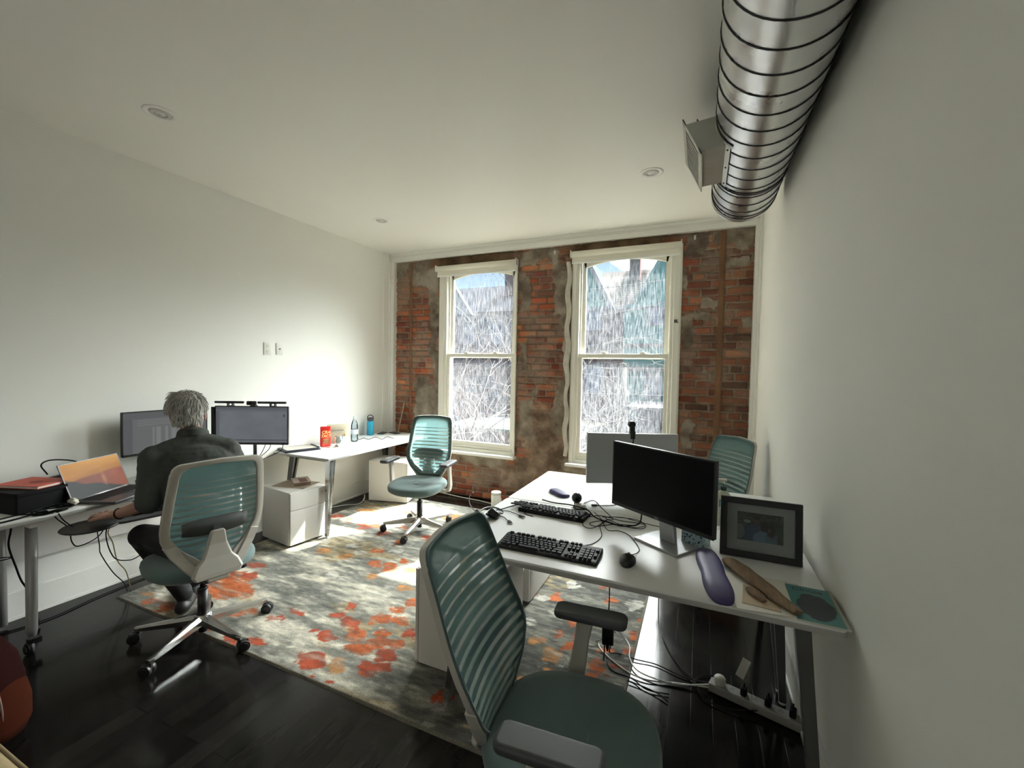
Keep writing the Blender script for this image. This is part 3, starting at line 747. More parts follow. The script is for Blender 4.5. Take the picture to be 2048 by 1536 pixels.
    # --- arms
    for sx in (-1, 1):
        a_ = MB(); rings = []
        for x, y, z, w, t in ((.13, -.03, .388, .075, .022), (.24, -.03, .388, .075, .024), (.285, -.025, .405, .070, .028), (.300, -.015, .45, .062, .026), (.300, .0, .56, .052, .024), (.298, .012, .645, .06, .03)):
            if z < .40: rings.append([(sx * x, y - w / 2, z - t / 2), (sx * x, y + w / 2, z - t / 2), (sx * x, y + w / 2, z + t / 2), (sx * x, y - w / 2, z + t / 2)])
            elif z < .42: rings.append([(sx * (x + t * .45), y - w / 2, z - t * .45), (sx * (x + t * .45), y + w / 2, z - t * .45), (sx * (x - t * .4), y + w / 2, z + t * .4), (sx * (x - t * .4), y - w / 2, z + t * .4)])
            else: rings.append([(sx * (x + t / 2), y - w / 2, z), (sx * (x + t / 2), y + w / 2, z), (sx * (x - t / 2), y + w / 2, z), (sx * (x - t / 2), y - w / 2, z)])
        a_.loft(rings, True, smooth=False)
        ar = a_.build('armrest', 'chair_plastic', root, bevel=.006)
        p_ = MB(); p_.rbox((sx * .297, .03, .662), (.088, .262, .030), .026, n=5, rt=.012); p_.build('arm_pad', 'pad_dark', ar)
    return root

def put_chair(ch, x, y, z, face_deg, base_deg, label):
    """face_deg: compass of the seat front measured from +x"""
    ch.location = (x, y, z); ch.rotation_euler = (0, 0, math.radians(face_deg - 90))
    for c_ in ch.children:
        if c_.name.startswith('star_base'): c_.rotation_euler = (0, 0, math.radians(base_deg - (face_deg - 90)))
    tag(ch, label, 'chair', 'teal mesh office chairs')
chair = make_chair()
CH = [chair, copy_tree(chair), copy_tree(chair), copy_tree(chair)]
put_chair(CH[0], -2.56, 1.49, .004, 166, 0, 'teal mesh office chair seen from behind with the grey-haired person sitting in it')
put_chair(CH[1], -2.41, 3.34, .011, -80, -4, 'empty teal mesh office chair on the rug in front of the left window')
put_chair(CH[2], -.352, 1.225, .004, 4, 20, 'nearest teal mesh office chair at the front desk, cut off by the photo bottom')
put_chair(CH[3], .03, 3.52, .004, -143, 30, 'teal mesh office chair in the corner, only its back showing behind the black monitor')

# the nearest chair leans back a little
al = math.radians(9); pvt = Vector((0, -.17, .45)); Rl = Matrix.Rotation(al, 3, 'X')
for c_ in CH[2].children:
    if c_.name.split('.')[0] in ('back_frame', 'support_yoke', 'lumbar_pad', 'mesh_panel', 'welt'):
        c_.rotation_euler = (al, 0, 0); c_.location = pvt - Rl @ pvt

# ------------------------------------------------------------------ desks
def tapered_leg(p0, p1, w0, w1, d0, d1, material, name='leg', parent=None, rz=0.0):
    m_ = MB(); p0, p1 = Vector(p0), Vector(p1); R = Matrix.Rotation(rz, 3, 'Z'); rings = []
    for p, w, d in ((p0, w0, d0), (p1, w1, d1)):
        rings.append([p + R @ Vector((sx * w / 2, sy * d / 2, 0)) for sx, sy in ((-1, -1), (1, -1), (1, 1), (-1, 1))])
    m_.loft(rings, True, smooth=False); return m_.build(name, material, parent, bevel=.004)
def desktop(root, sx, sy, z, th=.028, name='tabletop'):
    t = MB(); t.rbox((0, 0, z - th / 2), (sx, sy, th), .018, n=4, rt=.003); tp = t.build(name, 'white_laminate', root)
    e_ = MB(); n = 5
    e_.rbox((0, 0, z - th / 2 - .003), (sx + .003, sy + .003, th - .010), .018, n=4, rt=.001); e_.build('edge_band', 'laminate_edge', tp)
    return tp
def leg_pair(root, x, ys, ztop, xs_foot, mt, foot=True, w=.055):
    for y0, y1 in ys:
        lg = tapered_leg((x, y0, ztop), (xs_foot, y1, .012), w, .030, .045, .028, mt, 'leg', root)
        if foot:
            MB().lathe([(.0, 0), (.014, 0), (.016, .006), (.010, .014), (.0, .014)], (xs_foot, y1, 0), n=14).build('foot', 'trim_paint', lg)

# the two desks that stand back to back at the right wall
DZ = .772
x0, x1 = -1.065, .438
for k, (ya, yb, lab) in enumerate(((1.603, 2.372, 'white desk nearest the camera at the right wall, black monitor and framed photo on it'), (2.378, 3.150, 'white desk behind the nearest one, under the right window, silver-backed monitor on it'))):
    e = empty('office_desk', ((x0 + x1) / 2, (ya + yb) / 2, 0), label=lab, cat='desk', group='white desks back to back at the right wall')
    hx, hy = (x1 - x0) / 2, (yb - ya) / 2
    desktop(e, x1 - x0, yb - ya, DZ)
    rl = MB()
    for sy in (-1, 1): rl.b2(-hx + .10, hx - .10, sy * (hy - .16) - .02, sy * (hy - .16) + .02, DZ - .063, DZ - .029)
    rl.build('frame_rail', 'leg_grey', e)
    for sx in (-1, 1):
        MB().b2(sx * (hx - .10) - .02, sx * (hx - .10) + .02, -hy + .08, hy - .08, DZ - .063, DZ - .029).build('end_rail', 'leg_grey', e)
        leg_pair(e, sx * (hx - .10), ((-hy + .12, -hy + .04), (hy - .12, hy - .04)), DZ - .04, sx * (hx - .04), MATS['chrome'] if sx < 0 else MATS['leg_grey'], w=.05)
# second desk on the left wall, under sunlight
e = empty('office_desk', (-3.365, 3.60, 0), label='sunlit white desk with chrome legs along the left wall by the brick corner', cat='desk')
hx, hy, z = .355, .80, .73
desktop(e, 2 * hx, 2 * hy, z, .024)
rl = MB(); rl.b2(-hx + .08, hx - .08, -hy + .09, -hy + .13, z - .055, z - .025); rl.b2(-hx + .08, hx - .08, hy - .13, hy - .09, z - .055, z - .025); rl.b2(-.02, .02, -hy + .1, hy - .1, z - .055, z - .025)
rl.build('frame_rail', 'leg_grey', e)
for sx in (-1, 1):
    for sy in (-1, 1):
        lg = MB(); p0 = Vector((sx * (hx - .045), sy * (hy - .05), z - .025)); p1 = Vector((sx * (hx - .035), sy * (hy - .02), .02))
        # two chrome blades that meet at a round foot
        if sx < 0 and sy < 0: p0 = Vector((-.14, -hy + .045, z - .025)); p1 = Vector((-.27, -hy + .05, .02))
        q0 = p0 + Vector((0, -sy * .045, 0))
        for a_, b_ in ((p0, p1), (q0, p1 + Vector((0, -sy * .012, 0)))):
            lg.loft([[a_ + Vector((i * .030, j * .011, 0)) for i, j in ((-1, -1), (1, -1), (1, 1), (-1, 1))], [b_ + Vector((i * .016, j * .008, 0)) for i, j in ((-1, -1), (1, -1), (1, 1), (-1, 1))]], True, smooth=False)
        l_ = lg.build('leg', 'chrome' if sx > 0 else 'leg_grey', e, bevel=.003)
        MB().lathe([(0, 0), (.017, 0), (.019, .01), (.012, .022), (0, .022)], (p1.x, p1.y, .0), n=14).build('foot', 'chrome', l_)
# the desk the person works at, low caster feet
e = empty('office_desk', (-3.455, 1.46, 0), label='long white desk on casters along the left wall where the person works', cat='desk')
hx, hy, z = .272, .80, .73
desktop(e, 2 * hx, 2 * hy, z, .026)
for sy, yt in ((-1, -.42), (1, .70)):
    MB().b2(-hx + .03, hx - .02, yt - .025, yt + .025, z - .055, z - .026).build('cross_rail', 'steel_white', e)
    lg = MB()
    lg.loft([[Vector((.19, yt, z - .05)) + Vector((.030 * math.cos(a), .024 * math.sin(a), 0)) for a in [i * math.pi / 7 for i in range(14)]],
             [Vector((.235, yt - .02, .13)) + Vector((.030 * math.cos(a), .022 * math.sin(a), 0)) for a in [i * math.pi / 7 for i in range(14)]],
             [Vector((.238, yt - .02, .095)) + Vector((.022 * math.cos(a), .016 * math.sin(a), 0)) for a in [i * math.pi / 7 for i in range(14)]]], True)
    if sy > 0: lg.cyl((-.20, yt, .10), (.30, yt, .10), .024, n=16)
    l_ = lg.build('leg', mat('leg_column', (.34, .34, .33), .4, metal=.2), e)
    xx = .245 if sy < 0 else .29
    cs = MB(); cs.cyl((xx, yt - .045, .032), (xx, yt - .020, .032), .032, n=20); cs.cyl((xx, yt - .052, .032), (xx, yt - .045, .032), .022, n=18); cs.box((xx, yt - .015, .068), (.03, .05, .03)); cs.build('caster', 'black_plastic', l_)
    lb = MB(); lb.cyl((-.20, yt, z - .05), (-.20, yt, .02), .022, n=12); lb.build('rear_leg', 'leg_column', e)
MB().b2(-hx + .01, -hx + .03, -hy + .02, hy - .02, .35, z - .03).build('modesty_panel', 'steel_white', e)

# ------------------------------------------------------------------ drawer pedestals
def pedestal(x, y, rz, label, w=.34, d=.42, h=.455, wheels=True, group='white drawer pedestals'):
    """front (drawers) towards local +x, w along y"""
    e = empty('drawer_pedestal', (x, y, .004), rz, label=label, cat='cabinet', group=group)
    MB().rbox((0, 0, .018 + h / 2), (d, w, h), .012, rt=.004).build('cabinet_body', 'steel_white', e)
    zt = .018 + h
    for (za, zb, nm) in ((zt - .155, zt - .008, 'drawer'), (.024, zt - .159, 'drawer')):
        dr = MB(); dr.rbox((d / 2 + .010, 0, (za + zb) / 2), (.018, w - .006, zb - za), .004, rt=.002); o = dr.build(nm, 'steel_white', e)
        if za > .2:
            k = MB(); k.cyl((d / 2 + .019, w / 2 - .045, zb - .045), (d / 2 + .023, w / 2 - .045, zb - .045), .009, n=14); k.build('lock', 'chrome', o)
    if wheels:
        wm = MB()
        for sx in (-1, 1):
            for sy in (-1, 1): wm.cyl((sx * (d / 2 - .05), sy * (w / 2 - .05) - .01, .020), (sx * (d / 2 - .05), sy * (w / 2 - .05) + .01, .012), .012, n=12)
        wm.b2(-d / 2 + .03, d / 2 - .03, -w / 2 + .03, w / 2 - .03, .012, .02)
        wm.build('casters', 'black_plastic', e)
    return e
PED1 = pedestal(-3.335, 2.715, math.radians(-8), 'white two-drawer pedestal between the two left desks with a book on top')
PED2 = pedestal(-3.28, 4.03, math.radians(13), 'white two-drawer pedestal under the far end of the sunlit desk', w=.34, d=.46)
PED3 = pedestal(-1.10, 2.02, math.radians(180), 'white drawer pedestal sticking out left of the nearest desk, behind the near chair', w=.42, d=.42, h=.50)
PED4 = pedestal(-1.15, 2.83, math.radians(-90), 'white drawer pedestal with rounded edge under the back right desk', w=.32, d=.45)
# ------------------------------------------------------------------ spiral duct with its side outlet
duct_mat = bpy.data.materials.new('galvanised_duct'); duct_mat.use_nodes = True
nt = duct_mat.node_tree; b = nt.nodes['Principled BSDF']
b.inputs['Base Color'].default_value = (.58, .59, .60, 1); b.inputs['Metallic'].default_value = 1.0
tc = nt.nodes.new('ShaderNodeTexCoord'); nz = nt.nodes.new('ShaderNodeTexNoise'); nz.inputs['Scale'].default_value = 9; nz.inputs['Detail'].default_value = 6
nt.links.new(tc.outputs['Object'], nz.inputs['Vector'])
mr = nt.nodes.new('ShaderNodeMapRange'); mr.inputs['To Min'].default_value = .20; mr.inputs['To Max'].default_value = .40
nt.links.new(nz.outputs['Fac'], mr.inputs['Value']); nt.links.new(mr.outputs[0], b.inputs['Roughness'])
bp = nt.nodes.new('ShaderNodeBump'); bp.inputs['Strength'].default_value = .0; bp.inputs['Distance'].default_value = .006
nt.links.new(nz.outputs['Fac'], bp.inputs['Height']); nt.links.new(bp.outputs[0], b.inputs['Normal'])
MATS['galvanised_duct'] = duct_mat
mat('seam_dark', (.06, .06, .06), .5, metal=.7)
mat('galv_plate', (.50, .50, .46), .38, metal=.85, var=.12, vscale=10)
DX, DZc, DR, DY1, PITCHD = .226, 2.80, .198, 3.36, .128
root = empty('spiral_duct', (DX, 0, DZc), label='large round spiral metal duct running under the ceiling along the right wall', cat='duct')
d_ = MB(); n = 64; rings = []; r_list = []
y = -2.9
K = int((DY1 + 2.9) / (PITCHD / 8))
for i in range(K + 1):
    yy = -2.9 + (DY1 + 2.9) * i / K; ring = []
    for j in range(n):
        a = 2 * math.pi * j / n
        ph = ((yy / PITCHD + a / (2 * math.pi) * 0.35) % 1.0)
        rr = DR - .0015 * (1 - abs(2 * ph - 1)) 
        ring.append((rr * math.cos(a), yy, rr * math.sin(a)))
    rings.append(ring)
d_.loft(rings, True).build('duct_wall', 'galvanised_duct', root)
s_ = MB()
k = 0; ys = []
yy = DY1 - .03
while yy > -2.8: ys.append(yy); yy -= PITCHD
ys += [DY1 - .075, 2.905 + .0, 2.88]
for y0 in ys:
    # each seam leans a little, as on spiral pipe
    pts = [((DR + .0015) * math.cos(a), y0 + .040 * math.cos(a - .6), (DR + .0015) * math.sin(a)) for a in [2 * math.pi * j / 40 for j in range(41)]]
    s_.tube(pts, .0028, n=5, smoothk=1)
s_.build('lock_seams', 'seam_dark', root)
c = MB(); c.lathe([(DR + .004, -.012), (DR + .006, 0), (DR + .004, .012)], n=64, caps=False)
o = c.build('end_collar', 'galvanised_duct', root, loc=(0, DY1 - .01, 0)); o.rotation_euler = (math.radians(90), 0, 0)
c = MB()
for y0 in (-1.6, .2, 1.3): c.cyl((0, y0, DR - .01), (0, y0, CZ - DZc + .001), .006, n=8)
c.build('hanger_rod', 'seam_dark', root)
# outlet box on its left flank
e = empty('outlet_box', (0, 0, 0)); e.parent = root
def pv(x, y, z): return (x - DX, y, z - DZc)
A0, B0, D0, E0 = (-.112, 2.800), (-.040, 2.655), (.045, 2.815), (.085, 2.665)
ya, yb = 2.35, 2.80
c = MB()
ring = [A0, B0, E0, D0]
vs = [pv(x, ya, z) for x, z in ring] + [pv(x, yb, z) for x, z in ring]
c.add(vs, [(3, 2, 1, 0), (4, 5, 6, 7), (1, 2, 6, 5), (3, 7, 4, 0)][:4])
bx = c.build('outlet_box', 'galv_plate', root); bpy.data.objects.remove(e)
# flange round the mouth, grille blades in it
nx, nz_ = (B0[0] - A0[0]), (B0[1] - A0[1]); ln = math.hypot(nx, nz_); ux, uz = nx / ln, nz_ / ln; px_, pz_ = -.9, -.44
px_, pz_ = uz, -ux        # outward normal of the mouth
if px_ > 0: px_, pz_ = -px_, -pz_
def mouth(u, v, w): return pv(A0[0] + ux * u + px_ * w, v, A0[1] + uz * u + pz_ * w)
c = MB()
def mbox(u0, u1, v0, v1, w0, w1, mb):
    vs = [mouth(u, v, w) for w in (w0, w1) for u, v in ((u0, v0), (u1, v0), (u1, v1), (u0, v1))]
    mb.add(vs, [(3, 2, 1, 0), (4, 5, 6, 7), (0, 1, 5, 4), (1, 2, 6, 5), (2, 3, 7, 6), (3, 0, 4, 7)])
mbox(-.022, .012, ya - .02, yb + .02, 0, .005, c); mbox(ln - .012, ln + .022, ya - .02, yb + .02, 0, .005, c)
mbox(-.022, ln + .022, ya - .02, ya + .012, 0, .005, c); mbox(-.022, ln + .022, yb - .012, yb + .02, 0, .005, c)
c.build('grille_flange', 'galv_plate', bx)
c = MB()
for i in range(11):
    v = ya + .03 + i * (yb - ya - .06) / 10; mbox(.008, ln - .008, v - .007, v + .007, -.004, .003, c)
for i in range(3): 
    u = ln * (i + 1) / 4; mbox(u - .002, u + .002, ya, yb, -.02, -.015, c)
c.build('grille_blades', 'galv_plate', bx)
c = MB(); mbox(.004, ln - .004, ya + .01, yb - .01, -.06, -.055, c); c.build('duct_interior', 'black_plastic', bx)
c = MB()      # riveted saddle strips
for (y0, y1) in ((yb - .002, yb + .045), ):
    pass
pts = []
for i in range(9):
    a = math.radians(232 - i * 8); pts.append(a)
for (y0, y1) in ((ya - .004, ya + .0),):
    pass
vs = []; fs = []
for i, a in enumerate(pts):
    for y0 in (ya - .026, ya + .002): vs.append(((DR + .004) * math.cos(a), y0, (DR + .004) * math.sin(a)))
for i in range(len(pts) - 1): fs.append((2 * i, 2 * i + 1, 2 * i + 3, 2 * i + 2))
c.add(vs, fs)
vs = []; fs = []
for i, yy in enumerate((ya - .02, yb + .02)):
    for a in (math.radians(222), math.radians(230)): vs.append(((DR + .005) * math.cos(a), yy, (DR + .005) * math.sin(a)))
c.add(vs, [(0, 1, 3, 2)])
o = c.build('saddle_strip', 'galv_plate', bx); sm = o.modifiers.new('s', 'SOLIDIFY'); sm.thickness = .0015
c = MB()
for yy in (ya + .03, (ya + yb) / 2, yb - .02):
    a = math.radians(226); c.sphere(((DR + .007) * math.cos(a), yy, (DR + .007) * math.sin(a)), .005, 8, 5)
c.build('rivet', 'seam_dark', bx)

# ------------------------------------------------------------------ recessed downlights, switched off
mat('lamp_glass', (.75, .75, .72), .2)
def downlight(x, y, lab):
    e = empty('recessed_downlight', (x, y, CZ), label=lab, cat='ceiling light', group='recessed ceiling lights')
    MB().lathe([(.052, .0), (.052, -.004), (.078, -.006), (.083, -.002), (.083, .0)], n=36, caps=False).build('trim_ring', 'trim_paint', e)
    MB().lathe([(.052, -.001), (.05, -.006), (.034, -.010), (.032, -.004), (.03, -.004)], n=30, caps=False).build('gimbal_ring', mat('gimbal_grey', (.55, .55, .52), .35), e)
    b_ = MB(); b_.lathe([(.0, -.013), (.014, -.012), (.026, -.008), (.032, -.003), (.033, 0)], n=24, caps=False); bl = b_.build('bulb', 'lamp_glass', e); 
    MB().lathe([(.0, -.0145), (.009, -.0142), (.010, -.012)], n=16, caps=False).build('bulb_centre', 'gimbal_grey', bl)
downlight(-2.916, 1.484, 'round recessed ceiling light above the working person')
downlight(-2.943, 3.396, 'round recessed ceiling light nearest the brick corner on the left')
downlight(-.377, 3.295, 'round recessed ceiling light beside the duct outlet')

# ------------------------------------------------------------------ wall plates, sensor, hooks
mat('plate_white', (.72, .72, .66), .4)
e = empty('power_outlet', (XL, 2.757, 1.708), label='white double socket plate on the left wall', cat='outlet')
MB().rbox((.003, 0, 0), (.006, .074, .118), .002).build('cover_plate', 'plate_white', e)
for z in (-.026, .026):
    s_ = MB(); s_.cyl((.005, 0, z), (.0085, 0, z), .017, n=20); so = s_.build('socket', 'plate_white', e)
    k = MB(); k.b2(.008, .0093, -.008, -.006, z - .002, z + .008); k.b2(.008, .0093, .006, .008, z - .002, z + .007); k.cyl((.008, 0, z - .009), (.0093, 0, z - .009), .0027, n=8); k.build('slots', 'black_plastic', so)
e = empty('cable_plate', (XL, 2.882, 1.711), label='white blank plate with one cable jack right of the double socket', cat='wall plate')
MB().rbox((.003, 0, 0), (.006, .072, .112), .002).build('cover_plate', 'plate_white', e)
k = MB(); k.cyl((.005, 0, 0), (.014, 0, 0), .0055, n=12); k.cyl((.014, 0, 0), (.0145, 0, 0), .003, n=8); k.build('jack', 'black_plastic', e)
e = empty('motion_sensor', (XL + .088, YB - .045, 2.675), label='small white alarm sensor high on the casing left of the brick', cat='sensor')
MB().rbox((0, -.018, 0), (.055, .036, .105), .012).build('housing', 'plate_white', e)
MB().rbox((0, -.038, -.02), (.036, .006, .035), .008).build('lens', 'trim_paint', e)
for x, z, lab in ((-1.502, 2.838, 'small white hook bracket on the timber between the window tops'), (-.096, 2.851, 'small white hook bracket above the right window corner')):
    e = empty('curtain_hook', (x, YB - .002, z), label=lab, cat='hook')
    c = MB(); c.b2(-.009, .009, -.010, 0, -.02, .02); c.tube([(0, -.008, -.008), (0, -.03, -.012), (0, -.034, .006)], .004, n=8); c.build('bracket', 'steel_white', e, bevel=.001)
mat('raw_wood', (.48, .33, .20), .7, var=.25, vscale=30, stretch=(8, 8, 1))
c = MB(); c.cyl((-3.705, 4.42, .012), (-3.478, 4.468, 1.108), .008, n=10); o = c.build('wooden_rod', 'raw_wood'); tag(o, 'thin pale wooden rod leaning in the brick corner behind the left desk', 'rod')
# ------------------------------------------------------------------ the street behind the glass
GZ = -2.3
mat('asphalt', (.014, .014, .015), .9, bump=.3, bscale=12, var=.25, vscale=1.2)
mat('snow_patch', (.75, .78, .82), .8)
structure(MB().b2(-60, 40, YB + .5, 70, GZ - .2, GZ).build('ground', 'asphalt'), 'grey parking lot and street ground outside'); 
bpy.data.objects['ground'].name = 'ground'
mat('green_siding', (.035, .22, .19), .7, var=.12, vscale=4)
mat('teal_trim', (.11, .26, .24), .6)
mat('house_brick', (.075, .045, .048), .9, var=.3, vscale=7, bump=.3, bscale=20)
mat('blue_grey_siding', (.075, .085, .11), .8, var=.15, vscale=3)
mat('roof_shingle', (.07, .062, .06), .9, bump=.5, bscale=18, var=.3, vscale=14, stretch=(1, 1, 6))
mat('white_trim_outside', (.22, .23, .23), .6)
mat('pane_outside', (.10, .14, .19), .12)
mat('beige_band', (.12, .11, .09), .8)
def siding(mb, x0, x1, y, z0, z1, step=.13):
    z = z0
    while z < z1: mb.b2(x0, x1, y - .03, y, z, min(z + step * .9, z1)); z += step
def house_window(par, x0, x1, z0, z1, y, trim='white_trim_outside'):
    f = MB(); t = .09
    f.b2(x0 - t, x1 + t, y - .10, y, z1, z1 + t); f.b2(x0 - t, x1 + t, y - .12, y, z0 - t, z0); f.b2(x0 - t, x0, y - .10, y, z0, z1); f.b2(x1, x1 + t, y - .10, y, z0, z1); f.b2(x0, x1, y - .08, y, (z0 + z1) / 2 - .03, (z0 + z1) / 2 + .03)
    w = f.build('window', trim, par); MB().b2(x0, x1, y - .05, y - .04, z0, z1).build('pane', 'pane_outside', w)
HY = 24
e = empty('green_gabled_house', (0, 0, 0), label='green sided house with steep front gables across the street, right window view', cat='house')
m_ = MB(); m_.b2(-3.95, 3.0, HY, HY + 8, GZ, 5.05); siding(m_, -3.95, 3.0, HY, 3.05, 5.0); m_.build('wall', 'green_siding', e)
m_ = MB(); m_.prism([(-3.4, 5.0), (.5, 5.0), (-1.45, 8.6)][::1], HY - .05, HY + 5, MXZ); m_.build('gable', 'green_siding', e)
m_ = MB()
for (xa, za, xb, zb) in ((-3.55, 4.9, -1.45, 8.8), (-1.45, 8.8, .65, 4.9)): 
    L_ = math.hypot(xb - xa, zb - za); m_.box(((xa + xb) / 2, HY - .1, (za + zb) / 2), (L_, .22, .16), ry=-math.atan2(zb - za, xb - xa))
m_.b2(-3.95, 3, HY - .15, HY, 5.0, 5.15)
m_.build('rake_board', 'teal_trim', e)
m_ = MB(); m_.b2(-3.97, 3.1, HY - .12, HY, 2.85, 3.05); m_.b2(-3.97, 3.1, HY - .5, HY, 1.55, 1.8); m_.build('belt_course', 'beige_band', e)
house_window(e, -2.62, -2.14, 4.1, 5.0, HY - .03); house_window(e, -1.95, -1.4, 4.1, 5.0, HY - .03)
house_window(e, -2.7, -2.0, .2, 1.4, HY - .03)
m_ = MB(); m_.b2(-3.0, -2.85, HY - .5, HY - .35, GZ, 1.6); m_.b2(-1.2, -1.05, HY - .5, HY - .35, GZ, 1.6); m_.build('porch_post', 'teal_trim', e)

e = empty('brick_gabled_house', (0, 0, 0), label='dull brick house with a white-edged left gable and long shingle roof across the street', cat='house')
m_ = MB(); m_.b2(-8.2, -3.97, HY + .02, HY + 8, GZ, 5.05); m_.build('wall', 'house_brick', e)
m_ = MB(); m_.prism([(-8.0, 5.0), (-4.65, 5.0), (-6.35, 8.2)], HY - .05, HY + 5, MXZ); m_.build('gable', 'green_siding', e)
m_ = MB()
for (xa, za, xb, zb) in ((-8.2, 4.8, -6.35, 8.35), (-6.35, 8.35, -4.5, 4.8)):
    L_ = math.hypot(xb - xa, zb - za); m_.box(((xa + xb) / 2, HY - .15, (za + zb) / 2), (L_, .35, .24), ry=-math.atan2(zb - za, xb - xa))
m_.b2(-8.2, -3.9, HY - .12, HY, 4.95, 5.08); m_.build('rake_board', 'white_trim_outside', e)
m_ = MB(); m_.add([(-9, HY - .1, 5.0), (3, HY - .1, 5.0), (3, HY + 4.2, 7.95), (-9, HY + 4.2, 7.95)], [(0, 1, 2, 3)]); o = m_.build('roof', 'roof_shingle', e); sm = o.modifiers.new('s', 'SOLIDIFY'); sm.thickness = .1
m_ = MB()
for i in range(22): 
    t = i / 22; m_.b2(-4.6, -3.2, HY - .12 + 4.2 * t, HY - .10 + 4.2 * t + .02, 5.02 + 2.95 * t, 5.05 + 2.95 * t)
m_.build('shingle_course', 'beige_band', o)
m_ = MB(); m_.b2(-4.15, -3.55, HY + 2.6, HY + 3.3, 7.0, 9.0); m_.b2(-4.2, -3.5, HY + 2.55, HY + 3.35, 8.95, 9.1); m_.build('chimney', 'house_brick', e)
house_window(e, -5.95, -5.3, 3.9, 4.9, HY); house_window(e, -7.4, -6.7, 3.9, 4.9, HY); house_window(e, -5.9, -5.1, .4, 1.8, HY)
m_ = MB(); m_.b2(-8.3, -3.9, HY - .1, HY + .02, 2.8, 3.0); m_.build('belt_course', 'beige_band', e)

e = empty('blue_grey_house', (0, 0, 0), label='blue-grey house with tall chimney behind the bare branches, left window view', cat='house')
m_ = MB(); m_.b2(-19, -8.6, HY + 1, HY + 8, GZ, 5.4); siding(m_, -19, -8.6, HY + 1, 0, 5.4, .2); m_.build('wall', 'blue_grey_siding', e)
m_ = MB(); m_.add([(-19.3, HY + .6, 5.2), (-8.4, HY + .6, 5.2), (-8.4, HY + 5, 7.7), (-19.3, HY + 5, 7.7)], [(0, 1, 2, 3)]); o = m_.build('roof', mat('slate_roof', (.022, .024, .03), .85, var=.25, vscale=10), e); o.modifiers.new('s', 'SOLIDIFY').thickness = .1
m_ = MB(); m_.b2(-12.6, -11.75, HY + 3, HY + 3.7, 6.2, 8.75); m_.b2(-12.7, -11.65, HY + 2.95, HY + 3.75, 8.7, 8.85); m_.build('chimney', 'house_brick', e)
m_ = MB(); m_.prism([(-15.4, 5.0), (-13.6, 5.0), (-14.9, 6.9)], HY + .2, HY + .5, MXZ); m_.build('dormer', 'white_trim_outside', e)
m_ = MB(); m_.b2(-19, -8.6, HY + .7, HY + 1, 2.6, 2.85); m_.b2(-19, -8.6, HY - .3, HY + 1, 1.5, 1.65); m_.build('belt_course', 'beige_band', e)
for x in (-16.8, -14.6, -12.6, -10.6): house_window(e, x, x + .9, 3.2, 4.6, HY + 1); house_window(e, x, x + .9, -.2, 1.1, HY + 1)
# carport, shed
e = empty('carport', (0, 0, 0), label='grey flat carport roof on posts with a white car beneath', cat='carport')
MB().b2(-2.75, 1.8, 17.2, 21, .02, .16).build('roof', mat('membrane_grey', (.035, .035, .037), .8), e)
for x, y in ((-2.65, 17.4), (1.6, 17.4), (-2.65, 20.8), (1.6, 20.8)): MB().b2(x - .06, x + .06, y - .06, y + .06, GZ, .02).build('post', 'white_trim_outside', e)
MB().b2(-2.7, 1.7, 20.7, 20.9, GZ, 0).build('rear_panel', 'blue_grey_siding', e)
e = empty('garden_shed', (0, 0, 0), label='low shed with pale green flat roof behind the branches of the left window', cat='shed')
MB().b2(-8.9, -6.0, 14, 16.5, GZ, -.72).build('wall', 'house_brick', e)
MB().b2(-9.1, -5.9, 13.8, 16.7, -.72, -.6).build('roof', mat('pale_green_roof', (.05, .075, .066), .7), e)
# cars
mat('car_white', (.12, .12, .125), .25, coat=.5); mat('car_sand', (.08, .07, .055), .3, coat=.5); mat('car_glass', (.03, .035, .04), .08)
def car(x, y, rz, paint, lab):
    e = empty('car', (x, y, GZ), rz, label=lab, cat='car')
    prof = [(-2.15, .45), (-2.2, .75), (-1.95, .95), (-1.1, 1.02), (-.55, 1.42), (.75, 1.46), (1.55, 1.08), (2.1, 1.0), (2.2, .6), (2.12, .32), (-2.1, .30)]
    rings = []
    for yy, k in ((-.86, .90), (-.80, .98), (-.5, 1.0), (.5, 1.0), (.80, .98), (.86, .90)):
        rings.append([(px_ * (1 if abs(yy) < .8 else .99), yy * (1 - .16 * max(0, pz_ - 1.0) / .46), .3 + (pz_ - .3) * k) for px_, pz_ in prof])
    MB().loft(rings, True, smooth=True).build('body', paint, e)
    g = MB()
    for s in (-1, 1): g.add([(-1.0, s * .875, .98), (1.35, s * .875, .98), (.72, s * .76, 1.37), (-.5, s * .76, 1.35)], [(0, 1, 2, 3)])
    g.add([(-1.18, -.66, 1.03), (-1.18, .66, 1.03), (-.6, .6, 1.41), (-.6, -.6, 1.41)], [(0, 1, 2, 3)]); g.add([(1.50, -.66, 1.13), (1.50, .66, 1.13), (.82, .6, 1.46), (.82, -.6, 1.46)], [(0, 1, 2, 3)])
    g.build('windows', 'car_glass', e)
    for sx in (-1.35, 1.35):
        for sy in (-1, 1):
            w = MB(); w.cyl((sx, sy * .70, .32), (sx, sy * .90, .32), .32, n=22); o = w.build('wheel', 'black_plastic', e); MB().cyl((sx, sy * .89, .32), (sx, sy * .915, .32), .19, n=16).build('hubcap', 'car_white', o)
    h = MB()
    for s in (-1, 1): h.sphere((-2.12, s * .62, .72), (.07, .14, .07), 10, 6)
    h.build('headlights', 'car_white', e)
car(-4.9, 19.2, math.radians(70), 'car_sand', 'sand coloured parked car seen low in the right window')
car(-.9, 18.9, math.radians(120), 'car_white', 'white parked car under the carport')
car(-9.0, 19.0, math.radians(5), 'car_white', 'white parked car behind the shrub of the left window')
mat('pole_wood', (.07, .063, .056), .85, var=.2, vscale=6)
e = empty('utility_pole', (-2.95, 17.9, GZ), label='short wooden post with pipes down its sides in the lot outside', cat='pole')
